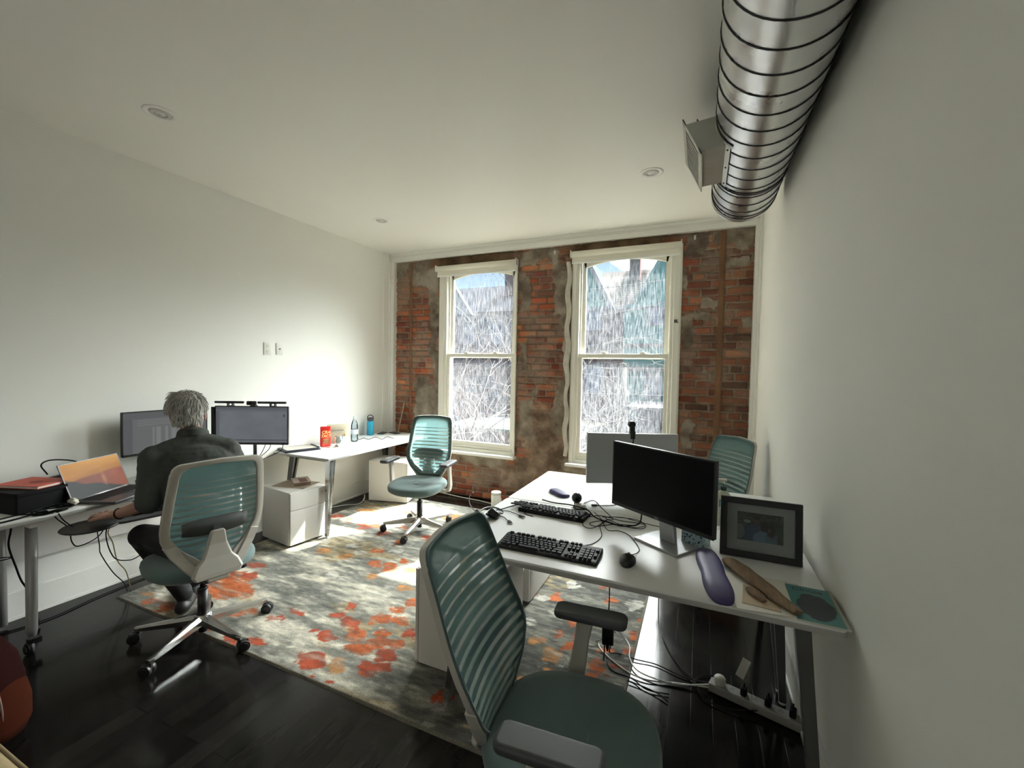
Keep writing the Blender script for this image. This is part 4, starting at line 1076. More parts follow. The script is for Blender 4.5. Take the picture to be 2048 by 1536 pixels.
MB().cyl((0, 0, 0), (0, 0, 4.1), .13, .11, n=12).build('shaft', 'pole_wood', e)
for s in (-1, 1): MB().cyl((s * .16, -.05, 0), (s * .15, -.05, 4.0), .025, n=8).build('conduit', 'white_trim_outside', e)
MB().lathe([(.15, 4.08), (.15, 4.16), (0, 4.2)], n=12).build('cap', 'pole_wood', e)
mat('wire_grey', (.12, .12, .13), .5)
for i, (p0, p1, r, lb) in enumerate((((-9, 14, .86), (4, 14, .98), .013, 'single pale wire crossing the lower pane of the right window'), ((-9, 16, 1.75), (4, 16, 1.8), .008, 'thin wire just under the meeting rail of the right window'), ((-8, 20, 3.6), (3, 20, 5.5), .016, 'overhead wire rising to the right across the green gable'),
        ((-8, 20, 2.2), (3, 20, 4.3), .014, 'overhead wire rising below the green house windows'), ((-9, 20, 5.2), (2, 20, 5.9), .02, 'upper overhead wire across the roofs'), ((-9, 18, 1.35), (2, 18, 1.5), .008, 'lowest faint wire over the parked cars'))):
    q0, q1 = Vector(p0), Vector(p1); mid = (q0 + q1) / 2 - Vector((0, 0, .12))
    o = MB().tube([q0, mid, q1], r, n=5, smoothk=10).build('overhead_wire', 'wire_grey'); tag(o, lb, 'wire', 'overhead wires')

# bare trees
mat('bark_pale', (.16, .15, .14), .85, var=.3, vscale=20); mat('twig_red', (.085, .06, .055), .85, var=.3, vscale=20)
def bare_tree(base, seed, trunks, h, spread, depth, lab, m, r0=.035, twist=.5, kids=3, droop=.0, name='bare_tree'):
    R = random.Random(seed); tw = MB(); big = MB()
    def grow(p, d, L_, r, k):
        pts = [p]; q = Vector(p); dd = Vector(d)
        nseg = 4 if k > 1 else 3
        for i in range(nseg):
            dd = (dd + Vector((R.gauss(0, 1), R.gauss(0, .7), R.gauss(0, .8) - droop * (depth - k))) * twist * .35).normalized(); 
            if base[1] + q.y + dd.y * L_ / nseg < YB + .9: dd = Vector((dd.x, abs(dd.y) + .1, dd.z)).normalized()
            q = q + dd * L_ / nseg; pts.append(q.copy())
        (big if k >= depth - 1 else tw).tube(pts, [r, r * .55], n=5 if k > 1 else 3, caps=False, smoothk=2)
        if k <= 0: return
        for c_ in range(kids if k < depth else kids + 1):
            t = R.uniform(.25, 1.0); j = min(int(t * nseg), nseg - 1); s = pts[j].lerp(pts[j + 1], t * nseg - j)
            nd = (dd + Vector((R.gauss(0, 1), R.gauss(0, .6), R.gauss(.1, .8))) * spread).normalized()
            grow(s, nd, L_ * R.uniform(.5, .78), r * .52, k - 1)
    root = empty(name, base, label=lab, cat='tree')
    for t in range(trunks):
        a = R.uniform(0, 6.28); grow(Vector((R.uniform(-.25, .25) * trunks * .4, R.uniform(-.2, .2) * trunks * .3, 0)), Vector((math.cos(a) * .35, math.sin(a) * .25, 1)).normalized(), h, r0, depth)
    big.build('trunk', m, root); o = tw.build('twigs', m, root); return root
for nm in ('asphalt', 'green_siding', 'teal_trim', 'house_brick', 'blue_grey_siding', 'roof_shingle', 'white_trim_outside', 'beige_band', 'slate_roof', 'membrane_grey', 'pale_green_roof', 'pole_wood', 'wire_grey', 'bark_pale', 'twig_red'):
    MATS[nm].node_tree.nodes['Principled BSDF'].inputs['Specular IOR Level'].default_value = 0.0     # weathered, no sheen
bare_tree((-4.75, 8.7, GZ), 5, 5, 3.8, .72, 6, 'tangled bare tree close outside filling the left window', 'bark_pale', r0=.026, kids=3, twist=.8)
bare_tree((-5.6, 9.9, GZ), 12, 5, 3.4, 1.1, 5, 'second bare shrub tree with reddish twigs behind the nearest one', 'twig_red', r0=.03, kids=3, twist=.8)
bare_tree((-4.2, 9.6, GZ), 31, 3, 2.2, 1.0, 4, 'low bare shrub right of the tangled tree in the left window', 'twig_red', r0=.025, kids=3, twist=.8)
bare_tree((-3.45, 12.2, GZ), 9, 2, 1.9, .6, 4, 'small bare tree in the lot seen through the right window', 'bark_pale', r0=.05, kids=3, twist=.5)
bare_tree((-2.2, 14.5, GZ), 19, 3, 2.0, .7, 4, 'thin bare saplings in front of the carport', 'bark_pale', r0=.03, kids=3, twist=.5)
# ------------------------------------------------------------------ the person at the left desk
mat('skin', (.36, .20, .15), .55, bump=.1, bscale=200, var=.1, vscale=20)
mat('shirt_cloth', (.050, .056, .050), .9, bump=.5, bscale=35, var=.15, vscale=10)
mat('trouser_cloth', (.010, .010, .011), .9, bump=.3, bscale=40)
mat('shoe_dark', (.020, .019, .019), .5); mat('sock_grey', (.035, .04, .042), .9)
def fuse(name, caps, ells, voxel, material, parent, smooth=6, boxes=()):
    """grow one continuous surface from limbs and masses that run into each other"""
    m_ = MB()
    for p0, p1, r0, r1 in caps:
        p0, p1 = Vector(p0), Vector(p1); n = max(2, int((p1 - p0).length / .02)); d = (p1 - p0)
        m_.cyl(p0, p1, r0, r1, n=16)
        for p, r in ((p0, r0), (p1, r1)): m_.sphere(p, r, 14, 8)
    for c_, r, R in ells: m_.sphere(c_, r, 20, 12, R)
    for c_, s_, R in boxes:
        b_ = MB().rbox((0, 0, 0), s_, min(s_) * .4); m_.add([R @ Vector(v) + Vector(c_) for v in b_.v], b_.f)
    o = m_.build(name, material)
    rm = o.modifiers.new('r', 'REMESH'); rm.mode = 'VOXEL'; rm.voxel_size = voxel
    sm = o.modifiers.new('s', 'SMOOTH'); sm.iterations = smooth; sm.factor = .5
    dg = bpy.context.evaluated_depsgraph_get(); dg.update()
    me = bpy.data.meshes.new_from_object(o.evaluated_get(dg)); old = o.data; bpy.data.objects.remove(o); bpy.data.meshes.remove(old)
    me.polygons.foreach_set('use_smooth', [True] * len(me.polygons)); me.materials.clear(); me.materials.append(MATS[material])
    me.name = name; o = bpy.data.objects.new(name, me); COL.objects.link(o); o.parent = parent
    return o
PO = Vector((-2.62, 1.50, 0))
person = empty('person', PO, label='seated person with grey hair and dark shirt working at the left desk, back to camera', cat='person')
def L(p): return tuple(Vector(p) - PO)
sax = Vector((-.49, -.87, 0)).normalized(); fwd = Vector((-.87, .49, 0)).normalized()
RS = Matrix((sax, fwd, Vector((0, 0, 1)))).transposed()           # columns: across the shoulders, forwards, up
HC = Vector((-2.86, 1.59, 1.262)); lookf = Vector((-.80, .52, -.28)).normalized(); hs = Vector((-.545, -.838, 0)); hu = hs.cross(lookf).normalized()
if hu.z < 0: hu = -hu
RH = Matrix((hs, lookf, hu)).transposed()
def hp(x, y, z): return L(HC + hs * x + lookf * y + hu * z)
shL, shR = (-2.825, 1.385, 1.02), (-2.665, 1.70, 1.035)
elL, wrL = (-2.755, 1.325, .785), (-2.935, 1.27, .715)
elR, wrR = (-2.78, 1.86, .80), (-3.02, 1.76, .745)
caps = [(L((-2.79, 1.578, 1.06)), L((-2.825, 1.586, 1.17)), .050, .055),
        (L(shL), L(elL), .046, .040), (L(elL), L(wrL), .040, .026), (L(shR), L(elR), .046, .040), (L(elR), L(wrR), .040, .026)]
ells = [(hp(0, -.012, .012), (.077, .098, .100), RH), (hp(0, .040, -.045), (.058, .062, .070), RH), (hp(0, .098, -.030), (.012, .020, .022), RH),
        (hp(0, .070, -.095), (.032, .030, .025), RH), (hp(.082, 0, -.025), (.010, .020, .034), RH), (hp(-.082, 0, -.025), (.010, .020, .034), RH),
        (hp(0, .088, .018), (.045, .018, .012), RH), (hp(0, .092, -.070), (.024, .014, .008), RH),
        (L((-2.72, 1.55, .94)), (.13, .07, .12), RS), (L((-2.64, 1.52, .72)), (.14, .10, .16), RS), (L((-2.60, 1.50, .56)), (.16, .14, .09), RS)]
# hands: palm, four fingers of unequal length, thumb off the side
def hand(wr, palm_dir, side, down, sgn):
    wr = Vector(wr); d = Vector(palm_dir).normalized(); s = Vector(side).normalized(); u = d.cross(s).normalized()
    if u.z < 0: u = -u
    pc = wr + d * .050
    bx = [(tuple(pc - PO), (.078, .085, .026), Matrix((s, d, u)).transposed())]
    cs = [(L(wr), L(wr + d * .03), .025, .024)]
    for i, (off, ln, r) in enumerate(((-.031, .068, .0080), (-.010, .078, .0085), (.012, .074, .0083), (.033, .056, .0074))):
        b0 = wr + d * (.084 - abs(off) * .25) + s * off
        k1 = b0 + d * ln * .45 + s * off * .25 + u * .010; k2 = k1 + d * ln * .32 - u * .008; k3 = k2 + d * ln * .22 - u * .012
        cs += [(L(b0), L(k1), r * 1.1, r), (L(k1), L(k2), r, r * .95), (L(k2), L(k3), r * .95, r * .82)]
    t0 = wr + d * .030 + s * (-.034 * sgn); t1 = t0 + d * .030 + s * (-.028 * sgn); t2 = t1 + d * .030 + s * (-.010 * sgn) - u * .006
    cs += [(L(t0), L(t1), .013, .0105), (L(t1), L(t2), .0105, .008)]
    return cs, bx
c1, b1 = hand(wrL, (-.085, -.030, -.010), (.33, -.94, 0), 0, -1)
c2, b2_ = hand(wrR, (-.90, -.15, -.12), (.16, -.98, 0), 0, 1)
body = fuse('body', caps + c1 + c2, ells, .0045, 'skin', person, 3, boxes=b1 + b2_)
e_ = MB()
for s in (-1, 1): e_.sphere(hp(s * .030, .078, .002), .0125, 10, 8)
e_.build('eyes', mat('eye_white', (.6, .58, .55), .3), body)
# shirt: torso, shoulders, short wide sleeves to above the elbow, collar
q = lambda a, b, t: tuple(Vector(a).lerp(Vector(b), t))
shirt = fuse('shirt', [(L(shL), L(q(shL, elL, .45)), .070, .064), (L(q(shL, elL, .45)), L(q(shL, elL, .98)), .064, .060),
                       (L(shR), L(q(shR, elR, .5)), .070, .064), (L(q(shR, elR, .5)), L(q(shR, elR, .95)), .064, .058),
                       (L(shL), L((-2.765, 1.565, 1.085)), .062, .068), (L(shR), L((-2.765, 1.565, 1.085)), .062, .068), (L((-2.74, 1.55, 1.0)), L((-2.785, 1.572, 1.120)), .09, .064)],
             [(L((-2.715, 1.55, .955)), (.205, .118, .135), RS), (L((-2.68, 1.535, .83)), (.180, .118, .16), RS), (L((-2.635, 1.515, .68)), (.172, .130, .15), RS), (L((-2.60, 1.5, .57)), (.175, .150, .08), RS)], .007, 'shirt_cloth', person, 5)
tx = bpy.data.textures.new('cloth_folds', 'CLOUDS'); tx.noise_scale = .09
dm = shirt.modifiers.new('folds', 'DISPLACE'); dm.texture = tx; dm.strength = .016; dm.mid_level = .5
c = MB(); n = 26
rings = []
for (r, dz, tilt) in ((.066, -.010, .3), (.071, .020, .3), (.069, .042, .3), (.078, .028, .3), (.084, -.006, .3)):
    ring = []
    for i in range(n):
        a = 2 * math.pi * i / n; v = sax * math.cos(a) * r + fwd * math.sin(a) * r
        ring.append(Vector(L((-2.795, 1.578, 1.118))) + v + Vector((0, 0, dz - .28 * v.dot(fwd) * 1)))
    rings.append(ring)
c.loft(rings, False).build('collar', 'shirt_cloth', shirt)
hipL, hipR = (-2.60, 1.41, .555), (-2.57, 1.58, .555); knL, knR = (-3.00, 1.41, .535), (-2.99, 1.66, .545); anL, anR = (-2.90, 1.58, .12), (-3.03, 1.70, .12)
fuse('trousers', [(L(hipL), L(knL), .088, .066), (L(hipR), L(knR), .088, .066), (L(knL), L(anL), .064, .046), (L(knR), L(anR), .064, .046)],
     [(L((-2.58, 1.495, .58)), (.175, .155, .095), Matrix.Identity(3))], .008, 'trouser_cloth', person, 4)
for an, dr in ((anL, Vector((-.55, .55, 0))), (anR, Vector((-.9, .2, 0)))):
    a = Vector(an); d = dr.normalized()
    so = fuse('sock', [(L(a + Vector((0, 0, .03))), L(a - Vector((0, 0, .045))), .040, .038)], [], .006, 'sock_grey', person, 2)
    fuse('shoe', [(L(a + Vector((0, 0, -.062)) - d * .035), L(a + Vector((0, 0, -.072)) + d * .09), .042, .038), (L(a + Vector((0, 0, -.074)) + d * .09), L(a + Vector((0, 0, -.080)) + d * .15), .038, .030)], [], .006, 'shoe_dark', person, 3)
# hair: full cap over the skull plus loose locks, wind-blown on the left
mat('grey_hair', (.42, .41, .38), .75, bump=.9, bscale=90, var=.45, vscale=60, stretch=(1, 1, .35))
hair = fuse('hair', [], [(hp(0, -.022, .022), (.090, .103, .100), RH), (hp(0, -.060, -.045), (.070, .050, .058), RH), (hp(.015, .02, .075), (.075, .075, .045), RH), (hp(.062, -.02, .02), (.035, .06, .06), RH), (hp(-.062, -.02, .02), (.033, .06, .055), RH)], .006, 'grey_hair', person, 2)
R_ = random.Random(4); lk = MB()
for i in range(900):
    th = R_.uniform(0, 2 * math.pi); ph = R_.uniform(-.95, 1.5)
    x, y, z = math.cos(th) * math.cos(ph), math.sin(th) * math.cos(ph), math.sin(ph)
    if y > .55 and z < .45: continue
    if z < -.25 and y > -.1: continue
    if z < -.8: continue
    p = Vector((x * (.090 if z > -.2 else .078), y * (.103 if z > -.2 else .112) - .022, z * .098 + .022)); nrm = Vector((x, y, z)).normalized()
    down = Vector((x * .4 + R_.uniform(-.2, .5), -.25 + R_.uniform(-.3, .3), -1.0 if z < .5 else -.2)); flow = (down - nrm * down.dot(nrm)).normalized()
    ln = R_.uniform(.026, .046); lift = R_.uniform(.0, .16)
    if x > .45 and z > .0: lift = R_.uniform(.2, .7); ln = R_.uniform(.035, .055)
    pts = [p - nrm * .006, p + flow * ln * .4 + nrm * ln * lift * .5, p + flow * ln * .8 + nrm * ln * lift * .75, p + flow * ln * 1.15 + nrm * ln * lift * .6]
    lk.tube([hp(*v) for v in pts], [.0042, .0030, .0006], n=4, caps=False, smoothk=2)
for i in range(320):
    th = R_.uniform(math.pi * 1.02, math.pi * 1.98); zz = R_.uniform(-.085, .0)
    rr = math.sqrt(max(.02, 1 - ((zz + .045) / .062) ** 2 * .55))
    p = Vector((math.cos(th) * .074 * rr, -.055 + math.sin(th) * .054 * rr, zz)); nrm = Vector((math.cos(th), math.sin(th), 0))
    ln = R_.uniform(.018, .034); tw_ = R_.uniform(-.35, .35)
    fl = Vector((-math.sin(th) * tw_, math.cos(th) * tw_, -1)).normalized()
    lk.tube([hp(*v) for v in (p + nrm * .001, p + fl * ln * .5 + nrm * .004, p + fl * ln + nrm * .001)], [.0045, .003, .0008], n=4, caps=False, smoothk=2)
lk.build('locks', 'grey_hair', hair)
# bracelet on the left wrist
c = MB(); w = Vector(L(wrL)); d = (Vector(wrL) - Vector(elL)).normalized(); a_ = d.orthogonal().normalized(); b_ = d.cross(a_)
c.tube([w - d * .012 + (a_ * math.cos(t) + b_ * math.sin(t)) * .029 for t in [i * math.pi / 8 for i in range(17)]], .0038, n=6, smoothk=1); c.build('wristband', 'cable_black', person)

# no armrests on the chair the person uses
for ch in list(CH[0].children):
    if ch.name.startswith('armrest'):
        for g in list(ch.children): bpy.data.objects.remove(g)
        bpy.data.objects.remove(ch)
def clear(name, col=(.95, .97, .98)):
    M = bpy.data.materials.new(name); M.use_nodes = True; nt = M.node_tree; nt.nodes.clear(); o_ = nt.nodes.new('ShaderNodeOutputMaterial'); t_ = nt.nodes.new('ShaderNodeBsdfTransparent'); g_ = nt.nodes.new('ShaderNodeBsdfGlossy'); f_ = nt.nodes.new('ShaderNodeFresnel'); x_ = nt.nodes.new('ShaderNodeMixShader')
    t_.inputs[0].default_value = (*col, 1); g_.inputs['Roughness'].default_value = .04; f_.inputs[0].default_value = 1.45
    nt.links.new(f_.outputs[0], x_.inputs[0]); nt.links.new(t_.outputs[0], x_.inputs[1]); nt.links.new(g_.outputs[0], x_.inputs[2]); nt.links.new(x_.outputs[0], o_.inputs[0]); MATS[name] = M; return M
clear('clear_glass', (.86, .88, .89)); clear('bottle_plastic', (.80, .88, .92))
# ------------------------------------------------------------------ monitors
def screen_mat(name, kind):
    M = bpy.data.materials.new(name); M.use_nodes = True; nt = M.node_tree; b = nt.nodes['Principled BSDF']
    b.inputs['Roughness'].default_value = .35; b.inputs['Specular IOR Level'].default_value = .06; b.inputs['Base Color'].default_value = (.006, .006, .007, 1)
    at = nt.nodes.new('ShaderNodeAttribute'); at.attribute_name = 'Col'
    nt.links.new(at.outputs['Color'], b.inputs['Emission Color']); b.inputs['Emission Strength'].default_value = 1.0
    return M
def screen_grid(name, w, h, fn, material, parent, y, nx=96, nz=54, zc=0.0):
    u, v = np.meshgrid(np.linspace(0, 1, nx), np.linspace(0, 1, nz))
    P = np.stack([(u - .5) * w, np.full_like(u, y), (v - .5) * h + zc], -1)
    C = fn(u, v); return grid_mesh(name, P, C, material, parent=parent)
def desk_screen(u, v):
    C = np.ones(u.shape + (3,)) * np.array([.082, .090, .100])
    n = grid_noise(u.shape[1], u.shape[0], 20, 71)[..., None]; C = C * (.85 + .3 * n)
    bar = (v > .93) | (v < .035); C[bar] = [.055, .06, .066]
    C[(v > .87) & (v < .885) & (u > .05)] = [.015, .016, .018]
    C[(v > .885) & (v <= .93)] = [.07, .078, .086]
    C[(u < .05) & (v < .87)] = [.062, .068, .074]
    C[(abs(u - .95) < .012) & (v > .72) & (v < .80)] = [.03, .033, .04]
    C[(v < .09) & (v > .07)] = [.015, .016, .018]
    return C
def plan_screen(u, v):
    C = np.ones(u.shape + (3,)) * np.array([.075, .078, .078])
    r = np.random.RandomState(8)
    C[(u < .1)] = [.055, .058, .06]; C[(v > .84)] = [.06, .063, .064]
    for i in range(9):
        a = r.uniform(.15, .9); w = r.uniform(.015, .05); C[(u > a) & (u < a + w) & (v < .62) & (v > .1)] = [.105, .107, .106]
    for vv in (.68, .74, .80): C[(abs(v - vv) < .008) & (u > .15)] = [.10, .10, .10]
    return C
def monitor(name, x, y, zc, ang, w, h, label, screen=None, back='black_plastic', body_y=1.0, stand=None, base_z=0):
    """screen faces local -y"""
    e = empty(name, (x, y, zc), math.radians(ang), label=label, cat='monitor')
    MB().rbox((0, .012, 0), (w, h, .020), .004, rx=math.radians(90), rt=.003).build('housing', back, e)
    MB().rbox((0, .030, 0), (w * .6, h * .6, .018), .02, rx=math.radians(90), rt=.006).build('rear_bulge', back, e)
    f = MB(); t = .007
    f.b2(-w / 2, w / 2, -.001, .003, h / 2 - t, h / 2); f.b2(-w / 2, w / 2, -.001, .003, -h / 2, -h / 2 + .016); f.b2(-w / 2, -w / 2 + t, -.001, .003, -h / 2, h / 2); f.b2(w / 2 - t, w / 2, -.001, .003, -h / 2, h / 2)
    f.build('bezel', 'black_plastic', e)
    if screen is None: MB().b2(-w / 2 + t, w / 2 - t, .0005, .002, -h / 2 + .016, h / 2 - t).build('screen', 'black_gloss', e)
    else: screen_grid('screen', w - 2 * t, h - t - .016, screen, screen_mat('lit_' + screen.__name__, 0), e, .0003, zc=.0045)
    return e
silver = mat('silver_plastic', (.42, .43, .44), .35, metal=.5)
# nearest monitor, black glass, silver foot
M1 = monitor('monitor', -.163, 1.997, 1.055, -33.7, .545, .315, 'black switched-off monitor on a silver foot, nearest the camera')
st = MB(); dz = DZ - 1.055
st.loft([[(-.035, .05, -.06), (.035, .05, -.06), (.035, .072, -.06), (-.035, .072, -.06)], [(-.040, .075, dz + .012), (.040, .075, dz + .012), (.040, .098, dz + .012), (-.040, .098, dz + .012)]], True, smooth=False)
st.box((0, .048, -.04), (.09, .03, .09)); s1 = st.build('stand_column', 'silver_plastic', M1, bevel=.003)
MB().rbox((0, .075, dz + .006), (.235, .175, .010), .008, rt=.003).build('foot_plate', 'silver_plastic', M1)
c = MB(); c.cyl((-.0, .095, -.175), (0, .1, -.175), .013, n=16); c.build('cable_hole', 'black_plastic', s1)
t = text_mesh('DELL', .011, silver, M1, (0, -.0015, -.1495), (math.radians(90), 0, 0), name='logo', depth=.0003)
# silver-backed monitor on the far desk, seen from behind
M2 = monitor('monitor', -.385, 2.745, 1.015, 23.7 + 180, .565, .315, 'silver-backed monitor turned away from the camera on the back right desk', back='silver_plastic')
bpy.context.view_layer.update()
for ch in list(M2.children):
    if ch.name.startswith('rear_bulge'): bpy.data.objects.remove(ch)
dz = DZ - 1.015
st = MB(); st.box((0, .034, -.06), (.085, .030, .10)); st.loft([[(-.032, .035, -.06), (.032, .035, -.06), (.032, .052, -.06), (-.032, .052, -.06)], [(-.036, .05, dz + .010), (.036, .05, dz + .010), (.036, .068, dz + .010), (-.036, .068, dz + .010)]], True, smooth=False)
st.build('stand_column', 'silver_plastic', M2, bevel=.003); MB().rbox((0, .05, dz + .005), (.22, .16, .009), .008, rt=.003).build('foot_plate', 'silver_plastic', M2)
e = empty('webcam', (-.385, 2.745, 1.175), math.radians(23.7), label='small black webcam clipped on top of the silver-backed monitor', cat='webcam')
c = MB(); c.cyl((0, -.004, .050), (0, .030, .052), .022, n=20); c.build('camera_head', 'black_plastic', e, bevel=.002); c = MB(); c.box((0, 0, .018), (.030, .028, .036)); c.cyl((0, -.002, .03), (0, -.002, .045), .009, n=12); c.box((0, -.020, -.012), (.030, .008, .05)); c.box((0, 0, .001), (.036, .046, .008)); c.build('clip', 'black_plastic', e, bevel=.003)
c = MB(); c.tube([(0, -.02, -.02), (.002, -.024, -.05), (-.004, -.022, -.08)], .003, n=6); c.build('cord', 'cable_black', e)
MB().cyl((0, .030, .052), (0, .032, .052), .013, n=16).build('lens', 'black_gloss', e)
# the working person's two screens
M3 = monitor('monitor', -3.615, 1.87, 1.056, 90, .555, .312, 'left lit monitor beside the wall, partly hidden by the person', screen=plan_screen)
M4 = monitor('monitor', -3.372, 2.350, 1.056, 27.6, .580, .318, 'right lit monitor with two light bars and a webcam on top', screen=desk_screen)
for M_, nm in ((M3, 3), (M4, 4)):
    s = MB(); s.cyl((0, .05, -.30), (0, .05, -.02), .014, n=12); s.box((0, .04, 0), (.09, .02, .09)); s.cyl((0, .05, -.312), (0, .05, -.30), .05, n=20)
    s.build('arm_pole', 'black_plastic', M_)
# hinge hardware between them
c = MB(); c.b2(-.012, .012, -.006, .012, -.10, .13); o = c.build('edge_strip', 'black_plastic', M4, loc=(-.305, .0, .02))
for sx, lab in ((-.168, 'left black light bar on top of the right lit monitor'), (.168, 'right black light bar on top of the right lit monitor')):
    a = math.radians(27.6); p = Vector((-3.372, 2.350, 0)) + Vector((math.cos(a), math.sin(a), 0)) * sx
    e = empty('screen_light_bar', (p.x, p.y, 1.2155), a, label=lab, cat='lamp', group='light bars on the monitor')
    MB().cyl((-.112, -.014, .032), (.112, -.014, .032), .0095, n=14).build('light_tube', 'black_plastic', e)
    c = MB(); c.b2(-.022, .022, -.012, .026, 0, .004); c.b2(-.022, -.015, -.012, .016, .003, .024); c.b2(.015, .022, -.012, .016, .003, .024); c.b2(-.022, .022, -.012, .012, .020, .025); c.b2(-.02, .02, .024, .028, -.03, .004); c.build('clamp', 'black_plastic', e)
    MB().b2(-.108, .108, -.022, -.006, .0225, .0235).build('diffuser', 'dark_grey_plastic', e)
e = empty('webcam', (-3.372 + .0, 2.350 + .0, 1.2155), math.radians(27.6), label='black webcam between the two light bars', cat='webcam')
c = MB(); c.rbox((.0, -.002, .025), (.078, .030, .034), .014, n=5); c.b2(-.008, .032, -.01, .03, 0, .008); c.build('body', 'black_plastic', e)
c = MB(); c.cyl((.0, -.017, .026), (.0, -.020, .026), .010, n=18); c.build('lens', 'black_gloss', e)

# ------------------------------------------------------------------ keyboards and mice
mat('key_cap', (.016, .017, .020), .5, spec=.2); mat('kb_body', (.009, .009, .010), .5, spec=.2)
def keyboard(x, y, z, ang, label, w=.445, d=.145, cap='key_cap', group=None):
    e = empty('keyboard', (x, y, z), math.radians(ang), label=label, cat='keyboard', group=group)
    b_ = MB()
    prof = [(-d / 2, 0), (-d / 2, .010), (-d / 2 + .012, .014), (d / 2 - .02, .024), (d / 2, .022), (d / 2, 0)]
    b_.loft([[(sx * w / 2, yy, zz) for yy, zz in prof] for sx in (-1, 1)], True, smooth=False); b_.build('case', 'kb_body', e, bevel=.004)
    k = MB(); slope = math.atan2(.010, d - .032)
    def key(cx, cy, kw, kd=.0155):
        zz = .0145 + (cy + d / 2 - .012) * math.tan(slope)
        k.box((cx, cy, zz + .0035), (kw, kd, .007), rx=slope, taper=.82)
    u = .0188; x0 = -w / 2 + .014; ys = [-d / 2 + .024 + i * u for i in range(5)] + [d / 2 - .018]
    for r, ws in enumerate(([1.3, 1.3, 1.3, 5.6, 1.3, 1.3, 1.3, 1.3], [2.2] + [1] * 10 + [2.6], [1.8] + [1] * 11 + [2.0], [1.5] + [1] * 12 + [1.3], [1] * 13 + [1.8], [1, 0, 1, 1, 1, 1, 0, 1, 1, 1, 1, 0, 1, 1])):
        tot = sum(ws if r < 5 else [1 if q else .55 for q in ws]); sc = .283 / tot; cx = x0
        for q in ws:
            ww = (q if r < 5 else (1 if q else .55)) * sc
            if q: key(cx + ww / 2, ys[r], ww - .0035, .0155 if r < 5 else .012)
            cx += ww
    for i in range(3):
        cx = x0 + .300 + i * .0178
        key(cx, ys[0], .0145); key(cx, ys[3], .0145); key(cx, ys[4], .0145); key(cx, ys[5], .0145, .012)
    key(x0 + .3178, ys[1], .0145)
    for i in range(4):
        for j in range(5):
            if i == 3 and j in (0, 3): continue
            key(x0 + .362 + i * .0182, ys[j] + (.009 if (i == 3 and j in (1,)) else 0), .0148)
    k.build('keys', cap, e); return e
keyboard(-.585, 1.757, DZ, 1, 'black full-size keyboard at the front edge of the nearest desk')
keyboard(-.715, 2.225, DZ, 180 - 3.5, 'black keyboard turned away near the desk seam with cables lying over it', w=.375, d=.14)
def mouse(x, y, z, ang, label, m='black_plastic', s=1.0):
    e = empty('computer_mouse', (x, y, z), math.radians(ang), label=label, cat='mouse')
    R = []
    for zz, k in ((0, .90), (.006, 1.0), (.016, .98), (.026, .84), (.033, .58), (.036, .25)):
        R.append([(math.cos(a) * .032 * k * s * (1 + .08 * math.sin(a)), (math.sin(a) * .054 * k - (.006 if zz > .02 else 0)) * s, zz * s) for a in [2 * math.pi * i / 24 for i in range(24)]])
    b_ = MB().loft(R, True).build('shell', m, e)
    MB().cyl((-.004 * s, .026 * s, .028 * s), (.004 * s, .026 * s, .028 * s), .007 * s, n=14).build('scroll_wheel', 'dark_grey_plastic', e)
    return e
mouse(-.253, 1.780, DZ, 0, 'black wired mouse to the right of the nearest keyboard')
mouse(-3.24, 2.20, .73, 60, 'white mouse at the far end of the working person desk', m='plate_white')

# ------------------------------------------------------------------ cables on the right desks
def cable(name, pts, r, m, label, z=None, group=None, jit=0):
    P = [Vector((p[0], p[1], (z if len(p) < 3 else p[2]))) for p in pts]
    o = MB().tube(P, r, n=7, smoothk=7).build(name, m); tag(o, label, 'cable', group); return o
zt = DZ + .003
cable('keyboard_cable', [(-.585, 1.83), (-.50, 1.845), (-.43, 1.90), (-.409, 2.012), (-.445, 2.143), (-.432, 2.244), (-.40, 2.26)], .0019, 'cable_black', 'thin cable from the nearest keyboard curving to the tangle', z=zt)
cable('mouse_cable', [(-.252, 1.832, DZ + .012), (-.228, 1.90, zt), (-.232, 1.955, zt), (-.286, 2.073, zt), (-.342, 2.118, zt), (-.396, 2.101, zt), (-.44, 2.191, zt), (-.465, 2.252, zt), (-.52, 2.34, zt)], .0018, 'cable_black', 'thin cable from the black wired mouse')
cable('cable_coil', [(-.428, 2.222), (-.472, 2.085), (-.522, 2.104), (-.535, 2.217), (-.472, 2.286), (-.358, 2.257), (-.241, 2.257), (-.253, 2.184), (-.354, 2.188), (-.441, 2.215), (-.50, 2.15), (-.46, 2.12), (-.38, 2.19), (-.28, 2.22)], .0020, 'cable_black', 'looped black cable tangle behind the black monitor', z=zt + .003)
cable('cable_coil', [(-.46, 2.26), (-.387, 2.291), (-.282, 2.295), (-.237, 2.225), (-.301, 2.171), (-.396, 2.214), (-.44, 2.26), (-.36, 2.30), (-.27, 2.27), (-.15, 2.24)], .0018, 'cable_black', 'second thinner cable loop under the black monitor edge', z=zt + .007)
cable('video_cable', [(-.823, 2.331, DZ + .032), (-.742, 2.30, DZ + .034), (-.644, 2.30, DZ + .036), (-.55, 2.296, DZ + .024), (-.50, 2.25, DZ + .008), (-.421, 2.189, zt + .010), (-.336, 2.164, zt + .01), (-.262, 2.19, .80), (-.24, 2.13, .88), (-.2, 2.05, .93)], .0034, 'cable_black', 'thick black video cable running over the far keyboard to the black monitor')
cable('usb_cable', [(-.68, 2.30, DZ + .036), (-.628, 2.40, zt), (-.602, 2.50, zt), (-.566, 2.545, zt), (-.494, 2.425, zt), (-.414, 2.29, zt + .002), (-.40, 2.25, zt + .008)], .0022, 'cable_black', 'black cable arching from the far keyboard past the round webcam')
